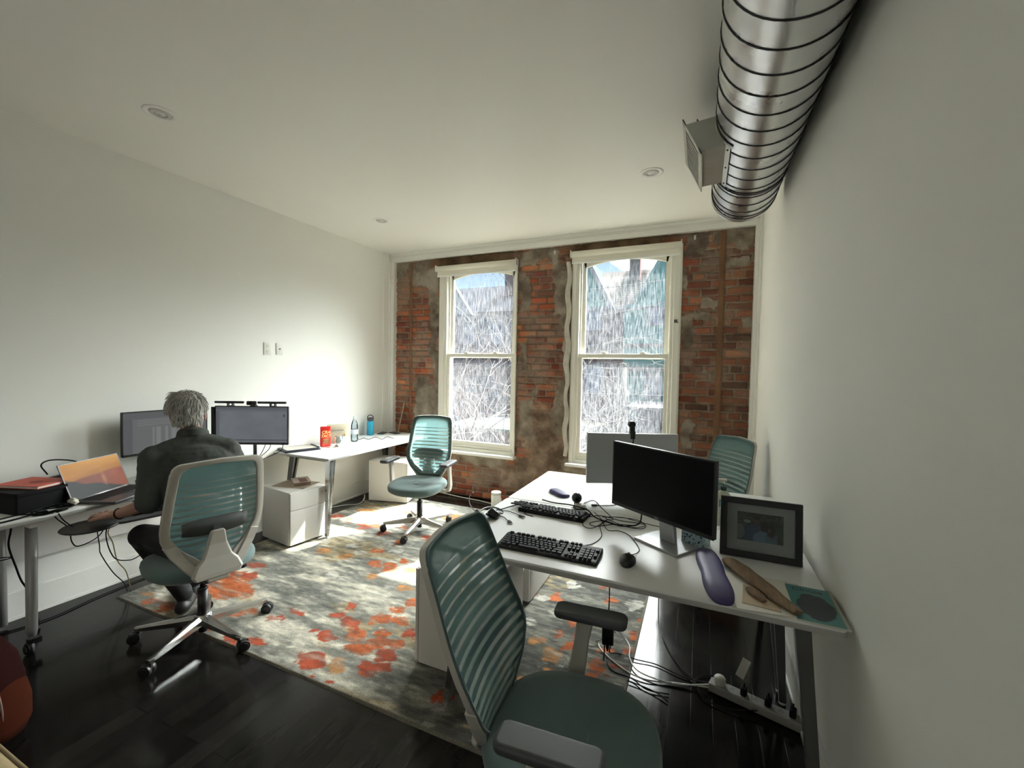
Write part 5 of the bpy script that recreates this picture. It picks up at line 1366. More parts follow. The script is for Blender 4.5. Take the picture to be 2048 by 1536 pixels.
# headset at the left edge
e = empty('headset', (-1.01, 1.955, DZ), math.radians(30), label='black headset lying at the left edge of the nearest desk', cat='headset')
for k, (px_, py_, tz) in enumerate(((-.035, -.02, .036), (.045, .03, .026))):
    c = MB(); c.cyl((px_, py_, tz - .016), (px_ + .022, py_ + .006, tz + .012), .034, .030, n=22); c.build('ear_cup', 'black_plastic', e, bevel=.004)
    MB().cyl((px_ - .004, py_ - .002, tz - .02), (px_, py_, tz - .012), .034, n=20).build('ear_cushion', 'cable_black', e)
c = MB(); c.tube([(-.03, -.01, .045), (.01, .06, .045), (.06, .115, .03), (.105, .10, .016), (.10, .05, .018), (.05, .03, .034)], .0045, n=8); c.build('headband', 'black_plastic', e)
c = MB(); c.tube([(-.035, -.02, .045), (-.07, .02, .075), (-.075, .07, .10), (-.06, .11, .11)], .0022, n=6); c.tube([(-.06, .10, .108), (-.055, .12, .112)], .005, n=8, smoothk=1); c.build('microphone_boom', 'black_plastic', e)
mat('cable_red', (.14, .02, .015), .5)
cable('headset_cable', [(-1.05, 1.93, .80), (-1.10, 1.92, .785), (-1.115, 1.86, .76), (-1.10, 1.80, .74), (-1.085, 1.74, .72), (-1.10, 1.70, .60)], .0018, 'cable_red', 'thin dark red headset cable hanging over the left desk edge')
cable('headset_cable', [(-1.02, 2.02), (-1.03, 2.10), (-1.0, 2.15), (-.96, 2.25), (-.912, 2.29), (-.86, 2.15), (-.80, 2.12)], .0024, 'cable_black', 'black headset cable looping back towards the far keyboard', z=zt)
for pts, lab, pe, ang in (([(-1.0, 2.12), (-.95, 2.13), (-.90, 2.115), (-.868, 2.098)], 'short black usb cable ending in the upper plug by the headset', (-.855, 2.09), -25), ([(-.98, 2.10), (-.965, 2.05), (-.925, 2.03), (-.89, 1.995)], 'short black usb cable ending in the lower plug by the headset', (-.873, 1.982), -45)):
    o = cable('usb_cable', pts, .0020, 'cable_black', lab, z=zt + .002)
    p = MB(); p.rbox((0, 0, 0), (.032, .014, .009), .003); q_ = p.build('plug', 'black_plastic', o, loc=(pe[0], pe[1], DZ + .006), rz=math.radians(ang))
    MB().b2(.016, .030, -.006, .006, -.0022, .0022).build('plug_tip', 'chrome', q_)
# round webcam on a white block, stubby usb plug
e = empty('desk_webcam', (-.638, 2.405, DZ), math.radians(30), label='round black webcam ball on a small white block near the desk seam', cat='webcam')
MB().rbox((.01, -.04, .012), (.055, .045, .024), .005).build('base_block', 'plate_white', e); MB().rbox((.01, -.040, .003), (.07, .06, .005), .005).build('base_pad', 'black_plastic', e)
MB().cyl((0, 0, 0), (0, 0, .03), .016, n=16).build('neck', 'black_plastic', e); MB().sphere((0, 0, .048), .030, 22, 14).build('camera_ball', mat('ball_dark', (.03, .035, .035), .25), e); MB().cyl((-.004, -.026, .05), (-.006, -.031, .05), .010, n=16).build('lens', 'black_gloss', e)
o = cable('usb_cable', [(-.53, 2.46), (-.50, 2.475), (-.46, 2.50), (-.43, 2.53)], .0022, 'cable_black', 'stub of black usb cable left of the silver-backed monitor', z=zt)
MB().rbox((0, 0, 0), (.034, .015, .009), .003).build('plug', 'black_plastic', o, loc=(-.545, 2.45, DZ + .006), rz=math.radians(25))
# purple gel rests
mat('purple_gel', (.038, .028, .115), .52, bump=.1, bscale=30)
def gel_rest(x, y, ang, ln, wd, label, cat='wrist rest'):
    e = MB(); n = 30; rings = []
    def out(k):
        r = []
        for i in range(n):
            a = 2 * math.pi * i / n; ca, sa = math.cos(a), math.sin(a)
            yy = math.copysign(abs(sa) ** .75, sa) * (ln / 2 - (1 - k) * wd * .5); w_ = wd / 2 * (1 - .16 * math.exp(-((yy / ln) / .16) ** 2))
            r.append((math.copysign(abs(ca) ** .6, ca) * w_ * k, yy))
        return r
    for z, k in ((0, .93), (.003, 1.0), (.010, 1.0), (.017, .88), (.021, .62), (.0215, .25)): rings.append([(a, b, z) for a, b in out(k)])
    o = e.loft(rings, True).build('wrist_rest', 'purple_gel', loc=(x, y, DZ), rz=math.radians(ang)); tag(o, label, cat); return o
gel_rest(.066, 1.825, 7, 0.465, .104, 'long purple gel wrist rest pointing at the camera by the desk edge')
gel_rest(-.80, 2.585, 50, .17, .085, 'small purple gel wrist rest on the back desk by the round webcam')

# ------------------------------------------------------------------ right end of the near desk
def print_mat(): return attr_mat('printed_paper', .5, 0, 100, .03, 200, .3)
PM = print_mat()
e = empty('picture_frame', (.249, 2.062, DZ + .001), 0, label='black framed photograph with a white mat standing on the nearest desk', cat='picture frame', rx=math.radians(-9))
fw, fh, t = .305, .248, .026; f = MB()
f.b2(-fw / 2, fw / 2, -.012, .012, 0, t); f.b2(-fw / 2, fw / 2, -.012, .012, fh - t, fh); f.b2(-fw / 2, -fw / 2 + t, -.012, .012, t, fh - t); f.b2(fw / 2 - t, fw / 2, -.012, .012, t, fh - t)
f.build('frame', 'black_plastic', e, bevel=.0015)
MB().b2(-fw / 2 + t, fw / 2 - t, .002, .010, t, fh - t).build('mat_board', mat('mat_board', (.60, .60, .56), .8), e)
def photo(u, v):
    h, w = u.shape; n1 = grid_noise(w, h, 9, 61, 4)[..., None]; n2 = grid_noise(w, h, 5, 62, 3)[..., None]
    C = np.array([.030, .042, .028]) * (.3 + 2.4 * n1 ** 2); C = C + np.array([.20, .22, .18]) * np.clip((n2 - .70) * 6, 0, 1) * (v[..., None] > .5)
    def el(cx, cy, rx, ry, col, soft=.12):
        nonlocal C
        a = np.clip((1 - ((u - cx) / rx) ** 2 - ((v - cy) / ry) ** 2) / soft, 0, 1)[..., None]; C = C * (1 - a) + np.array(col) * (.75 + .5 * n2) * a
    el(.36, .22, .24, .42, (.028, .055, .105)); el(.60, .10, .26, .30, (.11, .17, .24)); el(.74, .12, .14, .34, (.07, .13, .15))
    el(.42, .74, .085, .15, (.10, .06, .045)); el(.42, .84, .09, .09, (.010, .009, .008)); el(.56, .52, .075, .14, (.11, .07, .05)); el(.60, .56, .10, .20, (.010, .008, .008)); el(.74, .42, .10, .24, (.012, .010, .009)); el(.70, .44, .04, .09, (.10, .06, .05))
    el(.05, .3, .12, .28, (.12, .15, .13)); el(.22, .68, .08, .06, (.25, .28, .28))
    return np.clip(C * 1.7, 0, 1)
screen_grid('photograph', .172, .118, photo, PM, e, .0012, 150, 100, zc=fh / 2 + .006)
MB().b2(-fw / 2 + t, fw / 2 - t, -.004, -.003, t, fh - t).build('glazing', 'clear_glass', e)
c = MB(); c.box((0, .045, .10), (.05, .004, .20), rx=math.radians(24)); c.build('easel_leg', 'black_plastic', e)
# lotion bottle
mat('lotion_cream', (.60, .60, .50), .45)
e = empty('lotion_bottle', (.124, 2.455, DZ), math.radians(12), label='cream lotion bottle with a green pump behind the picture frame', cat='bottle')
def sring(a, b_, z, n=28, ex=2.6): return [(math.copysign(abs(math.cos(t)) ** (2 / ex), math.cos(t)) * a, math.copysign(abs(math.sin(t)) ** (2 / ex), math.sin(t)) * b_, z) for t in [2 * math.pi * i / n for i in range(n)]]
MB().loft([sring(.030, .022, 0), sring(.036, .026, .006), sring(.038, .027, .08), sring(.037, .026, .140), sring(.030, .022, .165), sring(.016, .014, .178), sring(.013, .013, .186)], True).build('body', 'lotion_cream', e)
p = MB(); p.cyl((0, 0, .182), (0, 0, .204), .0165, n=20); pp = p.build('pump_collar', mat('pump_green', (.02, .06, .06), .4), e)
p = MB(); p.cyl((0, 0, .204), (0, 0, .228), .005, n=10); p.rbox((-.012, 0, .234), (.052, .018, .012), .006); p.build('pump_head', 'lotion_cream', e)
lb = MB(); lb.loft([[(x, -.0272 * (1 - (x / .09) ** 2) - .0004, z) for x in np.linspace(-.026, .026, 9)] for z in (.10, .138)], False, smooth=False, close=False); lb.build('emblem_panel', mat('label_teal', (.10, .20, .19), .5), e)
ln_ = MB()
for i in range(9): ln_.b2(-.022, .022 - .006 * (i % 3), -.0282, -.0276, .020 + i * .0085, .0235 + i * .0085)
ln_.build('label_print', mat('print_grey', (.12, .13, .12), .6), e)
# speckled pot
def terrazzo(): 
    M = bpy.data.materials.new('terrazzo'); M.use_nodes = True; nt = M.node_tree; b = nt.nodes['Principled BSDF']; b.inputs['Roughness'].default_value = .4
    tc = nt.nodes.new('ShaderNodeTexCoord'); vo = nt.nodes.new('ShaderNodeTexVoronoi'); vo.inputs['Scale'].default_value = 95; nt.links.new(tc.outputs['Object'], vo.inputs['Vector'])
    r = nt.nodes.new('ShaderNodeValToRGB'); r.color_ramp.interpolation = 'CONSTANT'; cr = r.color_ramp
    cr.elements[0].position = 0; cr.elements[0].color = (.012, .02, .028, 1); cr.elements[1].position = .30; cr.elements[1].color = (.30, .42, .45, 1)
    el = cr.elements.new(.72); el.color = (.10, .19, .24, 1)
    sp = nt.nodes.new('ShaderNodeSeparateColor'); nt.links.new(vo.outputs['Color'], sp.inputs[0]); nt.links.new(sp.outputs[0], r.inputs[0])
    mx = nt.nodes.new('ShaderNodeMixRGB'); mx.inputs['Color2'].default_value = (.30, .42, .45, 1); gt = nt.nodes.new('ShaderNodeMath'); gt.operation = 'GREATER_THAN'; gt.inputs[1].default_value = .48; nt.links.new(vo.outputs['Distance'], gt.inputs[0]); nt.links.new(gt.outputs[0], mx.inputs['Fac']); nt.links.new(r.outputs[0], mx.inputs['Color1']); nt.links.new(mx.outputs[0], b.inputs['Base Color']); return M
MATS['terrazzo'] = terrazzo()
e = empty('desk_pot', (.0, 2.115, DZ), math.radians(-26), label='small speckled pale blue square pot behind the black monitor foot', cat='pot')
c = MB(); c.rbox((0, 0, .036), (.100, .085, .072), .008, rt=.003); c.build('pot_body', 'terrazzo', e); MB().rbox((0, 0, .0725), (.084, .069, .002), .006).build('opening', 'black_plastic', e)
# papers, driftwood, magazine
mat('paper', (.62, .60, .53), .8); mat('paper_tan', (.42, .33, .22), .85)
for i, (x, y, a, w_, h_, m_, lab) in enumerate(((.222, 1.742, 3, .215, .28, 'paper', 'bottom sheet of the paper pile under the driftwood'), (.214, 1.738, 8, .20, .27, 'paper', 'top white sheet of the paper pile under the driftwood'), (.216, 1.705, -6, .115, .15, 'paper_tan', 'small tan card on the paper pile under the driftwood'))):
    o = MB().b2(-w_ / 2, w_ / 2, -h_ / 2, h_ / 2, 0, .0015).build('paper_sheet', m_, loc=(x, y, DZ + .0005 + i * .002), rz=math.radians(a)); tag(o, lab, 'paper')
mat('driftwood', (.22, .155, .10), .9, spec=.1, bump=1.0, bscale=60, var=.4, vscale=14, stretch=(5, 1, 5))
def wood_piece(name, pts, rx_, rz_, lab, z):
    P = catmull([Vector((a, b, z)) for a, b in pts], 5); rings = []; r = random.Random(len(pts)); n = 16
    for i, p in enumerate(P):
        t = i / (len(P) - 1); d = (P[min(i + 1, len(P) - 1)] - P[max(i - 1, 0)]).normalized(); s = Vector((-d.y, d.x, 0))
        k = float(np.interp(t, [0, .08, .3, .7, .93, 1], [.45, .85, 1.0, .85, .62, .50]))
        rings.append([p + s * math.cos(a) * rx_ * k * (1 + .06 * math.sin(5 * a + i)) + Vector((0, 0, max(0, 1 + math.sin(a)) * rz_ * k)) for a in [2 * math.pi * j / n for j in range(n)]])
    o = MB().loft(rings, True).build(name, 'driftwood'); tag(o, lab, 'driftwood'); return o
wood_piece('driftwood_piece', [(.115, 1.975), (.155, 1.90), (.212, 1.80), (.262, 1.705), (.312, 1.628)], .036, .014, 'long weathered driftwood piece lying across the papers', DZ + .006)
wood_piece('driftwood_piece', [(.180, 1.745), (.200, 1.705), (.222, 1.668)], .020, .010, 'short driftwood chip on the tan card beside the long piece', DZ + .006)
def cover(u, v):
    h, w = u.shape; n1 = grid_noise(w, h, 12, 81, 4); C = np.ones((h, w, 3)) * np.array([.060, .19, .185])
    r = ((u - .50) / .40) ** 2 + ((v - .42) / .36) ** 2 + (n1 - .5) * .5; a = np.clip((1 - r) / .12, 0, 1)[..., None]
    C = C * (1 - a) + np.array([.018, .022, .026]) * (.4 + n1[..., None]) * a
    C[(u > .93)] = [.30, .29, .22]; return C
e = empty('magazine', (.382, 1.73, DZ + .0005), math.radians(-1), label='magazine with a teal cover and dark round picture at the wall end of the desk', cat='magazine')
MB().b2(-.075, .066, -.128, .128, 0, .005).build('pages', 'paper', e)
u, v = np.meshgrid(np.linspace(0, 1, 70), np.linspace(0, 1, 120)); P = np.stack([(u - .5) * .140 - .0045, (v - .5) * .254, np.full_like(u, .0056)], -1)
grid_mesh('front_cover', P, cover(u, v), PM, parent=e)
text_mesh('Cintes', .036, mat('ink_dark', (.012, .03, .035), .5), e, (-.012, .098, .0058), (0, 0, 0), name='title', depth=.0002, bold=.0006)
# papers stick out under the magazine
o = MB().b2(-.06, .06, -.10, .10, 0, .0004).build('paper_sheet', 'paper', loc=(.30, 1.78, DZ + .0001), rz=.05); tag(o, 'sheet showing between the driftwood papers and the teal magazine', 'paper')

# ------------------------------------------------------------------ under the right desk
e = empty('power_strip', (.277, 2.237, .004), math.radians(-16), label='long white multi-socket power strip on the floor under the nearest desk', cat='power strip')
MB().rbox((0, 0, .022), (.40, .062, .040), .010).build('housing', mat('strip_plastic', (.30, .30, .27), .45), e)
k = MB()
for i in range(7):
    x = -.15 + i * .05
    for dy in (-.006, .006): k.b2(x + dy - .001, x + dy + .001, -.006, .004, .042, .0428)
    k.cyl((x, .011, .042), (x, .011, .0428), .0024, n=8)
k.build('socket_slots', 'black_plastic', e)
for x, m_, nm in ((-.155, 'plate_white', 'round'), (-.05, 'cable_black', 'brick'), (.05, 'cable_black', 'flat'), (.145, 'cable_black', 'flat')):
    p = empty('power_plug', (.277 + x * math.cos(math.radians(-16)), 2.237 + x * math.sin(math.radians(-16)), .047), math.radians(-16),
              label={-.155: 'ribbed white plug at the left end of the power strip', -.05: 'black plug with a tag standing in the power strip', .05: 'black flat plug in the middle of the power strip', .145: 'black plug at the wall end of the power strip'}[x], cat='plug', group='plugs in the power strip')
    if nm == 'round':
        c = MB(); c.lathe([(.0, 0), (.024, 0), (.026, .008), (.022, .012), (.026, .018), (.022, .022), (.026, .028), (.020, .036), (0, .038)], n=20); c.build('plug_body', m_, p)
    else:
        MB().rbox((0, 0, .018), (.026, .034, .036), .006).build('plug_body', m_, p); MB().cyl((0, 0, .034), (0, .004, .055), .004, n=8).build('strain_relief', m_, p)
    if x == -.05: MB().box((-.01, .02, .11), (.036, .003, .10), ry=.3).build('warning_tag', 'plate_white', p)
cable('floor_cable', [(-.36, 1.90, .33), (-.40, 2.10, .12), (-.436, 2.307, .014), (-.381, 2.198, .014), (-.277, 2.185, .010), (-.196, 2.141, .008), (-.096, 2.154, .008)], .0030, 'cable_black', 'black cable dropping from the hanging adapter onto the rug edge')
cable('floor_cable', [(-.33, 1.90, .35), (-.39, 2.2, .1), (-.366, 2.34, .016), (-.275, 2.341, .010), (-.172, 2.349, .008), (-.054, 2.315, .008), (.012, 2.309, .010), (.105, 2.29, .03)], .0030, 'cable_black', 'black floor cable running under the desk to the power strip')
cable('floor_cable', [(-.34, 1.92, .36), (-.46, 2.2, .14), (-.492, 2.384, .016), (-.446, 2.316, .018), (-.315, 2.229, .012), (-.203, 2.207, .010), (-.073, 2.245, .010), (.09, 2.27, .022)], .0036, 'cable_white', 'white floor cable looping on the rug, the nearer of the two')
cable('floor_cable', [(-.32, 1.93, .38), (-.42, 2.35, .16), (-.367, 2.498, .02), (-.321, 2.427, .018), (-.307, 2.332, .016), (-.255, 2.25, .014), (-.146, 2.227, .014), (-.03, 2.246, .014), (.10, 2.285, .03)], .0036, 'cable_white', 'white floor cable with the wider loop behind the chair arm')
cable('floor_cable', [(-.214, 3.034, .70), (-.214, 3.034, .30), (-.199, 2.797, .010), (-.139, 2.552, .008), (-.057, 2.39, .008), (.012, 2.297, .018), (.055, 2.20, .010), (.151, 2.17, .010), (.279, 2.19, .03)], .0028, 'cable_black', 'black cable curving down the dark floor from the back desk')
cable('floor_cable', [(-.002, 2.25, .008), (.04, 2.349, .008), (.109, 2.388, .008), (.149, 2.347, .012), (.16, 2.29, .05)], .0024, 'cable_black', 'short black cable looping beside the power strip')
cable('floor_cable', [(-.096, 2.10, .008), (-.139, 2.13, .012), (-.211, 2.15, .010), (-.291, 2.16, .010)], .0030, 'cable_black', 'last stub of black cable on the floor near the rug corner')
e = empty('power_adapter', (-.345, 1.885, .40), math.radians(15), label='black power adapter hanging on its cable under the nearest desk', cat='adapter')
MB().rbox((0, 0, 0), (.05, .032, .105), .006).build('adapter_body', 'black_plastic', e); c = MB(); c.tube([(0, 0, .05), (.004, .01, .15), (0, .0, .30), (0, 0, .335)], .0026, n=6); c.build('supply_cord', 'cable_black', e); MB().cyl((0, 0, -.052), (0, 0, -.085), .010, .004, n=10).build('strain_relief', 'cable_black', e)
# ------------------------------------------------------------------ things on and under the working person's desk
WZ = .7305
e = empty('storage_box', (-3.46, 1.085, WZ), math.radians(10), label='black box on the left desk with a red notebook on top', cat='box')
MB().rbox((0, 0, .058), (.27, .22, .116), .008, rt=.003).build('box_body', mat('matte_black', (.003, .003, .0035), .8, spec=.2), e); MB().rbox((0, 0, .105), (.276, .226, .024), .008, rt=.003).build('lid', 'matte_black', e)
mat('notebook_red', (.48, .075, .05), .55)
e = empty('notebook', (-3.475, 1.125, WZ + .1185), math.radians(20), label='red notebook lying on the black box', cat='notebook')
MB().rbox((0, 0, .0075), (.262, .180, .011), .004, rt=.001).build('page_block', 'paper', e); c = MB(); c.rbox((0, 0, .0145), (.268, .186, .003), .006, rt=.001); c.rbox((0, 0, .0015), (.268, .186, .003), .006, rt=.001); c.b2(-.134, -.130, -.09, .09, 0, .015); cv = c.build('cover', 'notebook_red', e)
MB().lathe([(0, 0), (.026, .0003), (.028, 0)], n=24).build('cover_emblem', mat('notebook_red_dark', (.30, .04, .03), .6), cv, loc=(.01, .0, .0162))
e = empty('drawing_tablet', (-3.60, 1.31, WZ + .10), math.radians(24), label='dark slab with a keyboard propped behind the red notebook', cat='tablet', rx=math.radians(0))
MB().rbox((0, 0, 0), (.20, .25, .012), .01).build('slab', 'dark_grey_plastic', e)
k = MB()
for i in range(9):
    for j in range(5): k.box((-.07 + j * .03, -.10 + i * .024, .008), (.024, .019, .005))
k.build('keys', 'key_cap', e); c = MB(); c.box((0, .0, -.05), (.10, .12, .098)); c.build('riser', 'matte_black', e)
e = empty('laptop', (-3.385, 1.392, WZ), math.radians(114), label='open laptop with an orange sunset picture on its screen', cat='laptop')
lw, ld = .375, .245
b_ = MB(); b_.rbox((0, -ld / 2, .009), (lw, ld, .016), .010, rt=.003); base = b_.build('base', mat('laptop_grey', (.10, .105, .11), .35, metal=.6), e)
k = MB()
for i in range(6):
    for j in range(14): k.box((-.150 + j * .0232, -.035 - i * .0195, .0185), (.019, .0155, .0025))
k.build('keys', 'key_cap', base); MB().b2(-.055, .055, -.235, -.165, .0168, .0174).build('touchpad', 'dark_grey_plastic', base)
MB().cyl((-.16, -.002, .016), (.16, -.002, .016), .007, n=12).build('hinge', 'silver_plastic', e)
def sunset(u, v):
    h, w = u.shape; n1 = grid_noise(w, h, 22, 91, 4, ax=2.5, ay=.6); n2 = grid_noise(w, h, 30, 92, 3)
    sky = np.stack([.26 + .12 * n1, .105 + .09 * n1 * v, .018 + .01 * n1], -1) * (.35 + 1.0 * np.clip(v, 0, 1))[..., None]
    land = np.stack([.10 + .10 * n2, .03 + .025 * n2, .018 + .01 * n2], -1) * (.8 + .6 * u)[..., None]; dk = np.array([.018, .022, .02])
    a = np.clip((.52 + .10 * u + (n2 - .5) * .1 - v) / .04, 0, 1)[..., None]; C = sky * (1 - a) + land * a
    b2 = np.clip((.46 - .55 * u - v + (n1 - .5) * .2 + .10) / .05, 0, 1)[..., None]; C = C * (1 - b2) + dk * b2
    g = np.exp(-((u - .62) / .03) ** 2 - ((v - .38) / .16) ** 2)[..., None]; return np.clip(C * .8 + g * np.array([.10, .06, .03]), 0, 1)
lid = empty('lid', (0, 0, .014), 0, rx=math.radians(-22)); lid.parent = e
MB().b2(-lw / 2, lw / 2, 0, .006, 0, .225).build('lid_shell', 'laptop_grey', lid, bevel=.002)
f = MB(); f.b2(-lw / 2, lw / 2, -.001, 0, 0, .006); f.b2(-lw / 2, lw / 2, -.001, 0, .220, .225); f.b2(-lw / 2, -lw / 2 + .005, -.001, 0, 0, .225); f.b2(lw / 2 - .005, lw / 2, -.001, 0, 0, .225); f.build('lid_bezel', 'black_plastic', lid)
screen_grid('screen', lw - .01, .214, sunset, screen_mat('lit_sunset', 0), lid, -.0004, 110, 64, zc=.113)
for ch in list(lid.children):      # lid pieces belong to the laptop itself
    mw = lid.matrix_basis @ ch.matrix_basis; ch.parent = e; ch.matrix_basis = mw
bpy.data.objects.remove(lid)
# crumpled tissue
c = MB(); r = random.Random(2); c.sphere((0, 0, 0), (.034, .022, .020), 16, 10); c.v = [tuple(q * (1 + r.uniform(-.22, .22)) for q in v) for v in c.v]
o = c.build('tissue', 'paper', loc=(-3.285, 1.215, WZ + .019)); tag(o, 'crumpled white tissue between the black box and the laptop', 'tissue')
# cable ring on the desk edge and strands
pts = []
for k in range(4):
    for i in range(12):
        a = 2 * math.pi * i / 12; rr = .062 + .006 * math.sin(i * 2.1 + k * 1.3); pts.append((-3.245 + rr * math.cos(a) * .95, 1.11 + rr * math.sin(a) * 1.25 + .004 * k, WZ + .006 + .004 * k + .003 * math.sin(i + k)))
cable('cable_coil', pts, .0034, 'cable_black', 'coil of black cable on the left desk edge in front of the box')
cable('desk_cable', [(-3.20, .75), (-3.22, .95), (-3.245, 1.03), (-3.27, 1.10)], .0045, 'cable_black', 'black cable running along the left desk edge to the coil', z=WZ + .005)
cable('desk_cable', [(-3.30, .74), (-3.29, .92), (-3.30, 1.0), (-3.26, 1.04)], .0035, 'cable_black', 'inner black cable beside the box foot on the left desk', z=WZ + .005)
cable('desk_cable', [(-3.66, 1.24, .86), (-3.62, 1.20, .93), (-3.60, 1.24, .955), (-3.58, 1.34, .93), (-3.56, 1.42, .86), (-3.56, 1.44, .74)], .004, 'cable_black', 'black cable arching above the box against the wall')
cable('desk_cable', [(-3.55, 1.66), (-3.50, 1.74), (-3.53, 1.84), (-3.46, 1.92), (-3.50, 2.02), (-3.40, 2.08)], .0035, 'cable_black', 'black cables behind the laptop under the left monitor', z=WZ + .006)
cable('desk_cable', [(-3.52, 1.62, .745), (-3.56, 1.74, .79), (-3.60, 1.86, .82), (-3.60, 1.95, .90)], .003, 'cable_black', 'thin black cable rising to the left lit monitor')
for i, (x0, x1) in enumerate(((-3.30, -3.28), (-3.24, -3.27), (-3.10, -3.20))):
    cable('monitor_cable', [(x0, 2.43, .93), (x0 - .01, 2.41, .86), (x1, 2.33, .80), (x1 - .05, 2.20, .738)], .0028, 'cable_black', ['leftmost of the cables hanging under the right lit monitor', 'middle cable hanging under the right lit monitor', 'rightmost cable hanging under the right lit monitor'][i])
e = empty('docking_station', (-3.47, 1.71, WZ), math.radians(100), label='black docking station behind the laptop on the left desk', cat='dock')
MB().rbox((0, 0, .016), (.14, .07, .030), .008).build('housing', 'dark_grey_plastic', e); MB().b2(-.05, .05, -.0355, -.035, .010, .018).build('ports', 'silver_plastic', e)
o = MB().b2(-.105, .105, -.14, .14, 0, .012).build('paper_stack', 'paper', loc=(-3.42, 2.10, WZ), rz=.35); tag(o, 'stack of white paper at the far end of the working desk', 'paper')
# articulated keyboard tray with a round mouse platform
e = empty('keyboard_tray', (-3.03, 1.47, .655), math.radians(-14), label='black keyboard tray with a round mouse platform in front of the left desk', cat='keyboard tray')
MB().rbox((.0, .06, 0), (.24, .46, .014), .03, rt=.004).build('tray_board', 'dark_grey_plastic', e)
MB().lathe([(0, -.006), (.118, -.006), (.124, 0), (.118, .006), (0, .006)], n=40).build('mouse_platform', 'black_plastic', e, loc=(.055, -.27, .0))
c = MB(); c.box((-.03, -.17, -.010), (.04, .12, .006)); c.box((-.20, .02, .010), (.22, .06, .012)); c.box((-.28, .02, .030), (.05, .10, .04)); c.build('support_arm', 'black_plastic', e)
e2 = keyboard(-3.02, 1.58, .6625, 76, 'low black keyboard on the tray under the person right hand', w=.40, d=.13)
# cables under that desk
for pts, r, m_, lab in (([(-3.45, 1.03, .73), (-3.45, 1.02, .62), (-3.5, 1.026, .52), (-3.5, 1.052, .39), (-3.5, 1.07, .31), (-3.5, 1.10, .22), (-3.5, 1.14, .012)], .0045, 'cable_black', 'thick black cable dropping behind the near leg of the left desk'),
        ([(-3.21, 1.10, .735), (-3.17, 1.11, .70), (-3.15, 1.147, .641), (-3.15, 1.158, .563), (-3.15, 1.188, .527), (-3.12, 1.259, .561), (-3.10, 1.30, .65)], .003, 'cable_black', 'black cable looping below the round mouse platform'),
        ([(-3.20, 1.12, .735), (-3.14, 1.12, .70), (-3.10, 1.14, .665), (-3.08, 1.16, .65)], .003, 'cable_black', 'short black cable from the coil to the round mouse platform'),
        ([(-3.1, 1.30, .65), (-3.40, 1.37, .55), (-3.45, 1.398, .394), (-3.45, 1.405, .335), (-3.45, 1.463, .196), (-3.45, 1.52, .10), (-3.5, 1.56, .012)], .003, 'cable_black', 'thin black cable falling under the mouse platform, the nearer one'),
        ([(-3.1, 1.36, .65), (-3.45, 1.44, .50), (-3.45, 1.435, .408), (-3.45, 1.471, .289), (-3.45, 1.533, .245), (-3.45, 1.60, .245), (-3.5, 1.75, .30)], .0035, 'cable_black', 'black cable sagging under the tray towards the right'),
        ([(-3.12, 1.38, .65), (-3.5, 1.464, .461), (-3.5, 1.486, .371), (-3.5, 1.508, .245), (-3.5, 1.554, .151), (-3.55, 1.60, .012)], .003, 'cable_yellow', 'yellowish cable falling straight under the tray'),
        ([(-3.73, .80, .47), (-3.6, .95, .455), (-3.5, 1.04, .455), (-3.55, .98, .44), (-3.7, .85, .425)], .003, 'cable_black', 'black cable loop at the left edge under the desk'),
        ([(-3.60, .95, .006), (-3.55, 1.2, .006), (-3.60, 1.45, .006), (-3.62, 1.8, .006), (-3.5, 2.1, .006)], .004, 'cable_black', 'black cable lying along the left baseboard')):
    if m_ == 'cable_yellow': mat('cable_yellow', (.16, .12, .03), .5)
    cable('hanging_cable', pts, r, m_, lab)

# ------------------------------------------------------------------ on the pedestal between the desks
pz = .4775
o = MB().b2(-.16, .16, -.115, .115, 0, .003).build('paper_folder', mat('kraft', (.26, .20, .15), .85, var=.1, vscale=20), loc=(-3.335, 2.745, pz), rz=math.radians(12)); tag(o, 'brown paper folder lying flat on the left pedestal under the book', 'folder')
e = empty('book', (-3.33, 2.79, pz + .003), math.radians(-32), label='worn hardcover book on the left pedestal, red brown edges', cat='book')
MB().rbox((0, 0, .014), (.205, .140, .022), .003, rt=.001).build('page_block', mat('page_edge', (.45, .33, .24), .8), e); c = MB(); c.rbox((0, 0, .0265), (.212, .146, .003), .003, rt=.001); c.rbox((0, 0, .0015), (.212, .146, .003), .003, rt=.001); c.b2(-.106, -.102, -.073, .073, 0, .028); cv = c.build('cover', mat('cover_worn', (.42, .34, .29), .6, var=.3, vscale=18), e)
MB().b2(-.05, .09, -.02, .045, .0282, .0286).build('cover_picture', mat('cover_dark', (.14, .06, .05), .6, var=.5, vscale=30), cv)

# ------------------------------------------------------------------ on the sunlit desk
SZ = .7305
e = empty('portfolio', (-3.585, 2.985, SZ), math.radians(-22), label='dark blue portfolio with white sheets at the near end of the sunlit desk', cat='portfolio')
MB().rbox((0, 0, .011), (.250, .330, .022), .012, rt=.004).build('case', mat('navy', (.012, .015, .028), .5), e); MB().b2(-.10, .10, -.14, .13, .0222, .0232).build('top_sheet', 'paper', e); MB().box((0, .145, .026), (.20, .016, .006)).build('flap', 'navy', e); MB().sphere((.12, .15, .018), (.014, .010, .010), 10, 6).build('zip_pull', 'silver_plastic', e)
e = empty('snack_bag', (-3.50, 3.225, SZ), math.radians(56), label='red snack bag standing on the sunlit desk', cat='bag')
c = MB(); rings = []
for z, w, d in ((0, .046, .030), (.01, .050, .032), (.06, .052, .030), (.13, .050, .022), (.175, .050, .010), (.190, .050, .003), (.207, .050, .002)): rings.append([(math.copysign(abs(math.cos(t)) ** .5, math.cos(t)) * w, math.copysign(abs(math.sin(t)) ** .8, math.sin(t)) * d, z) for t in [2 * math.pi * i / 28 for i in range(28)]])
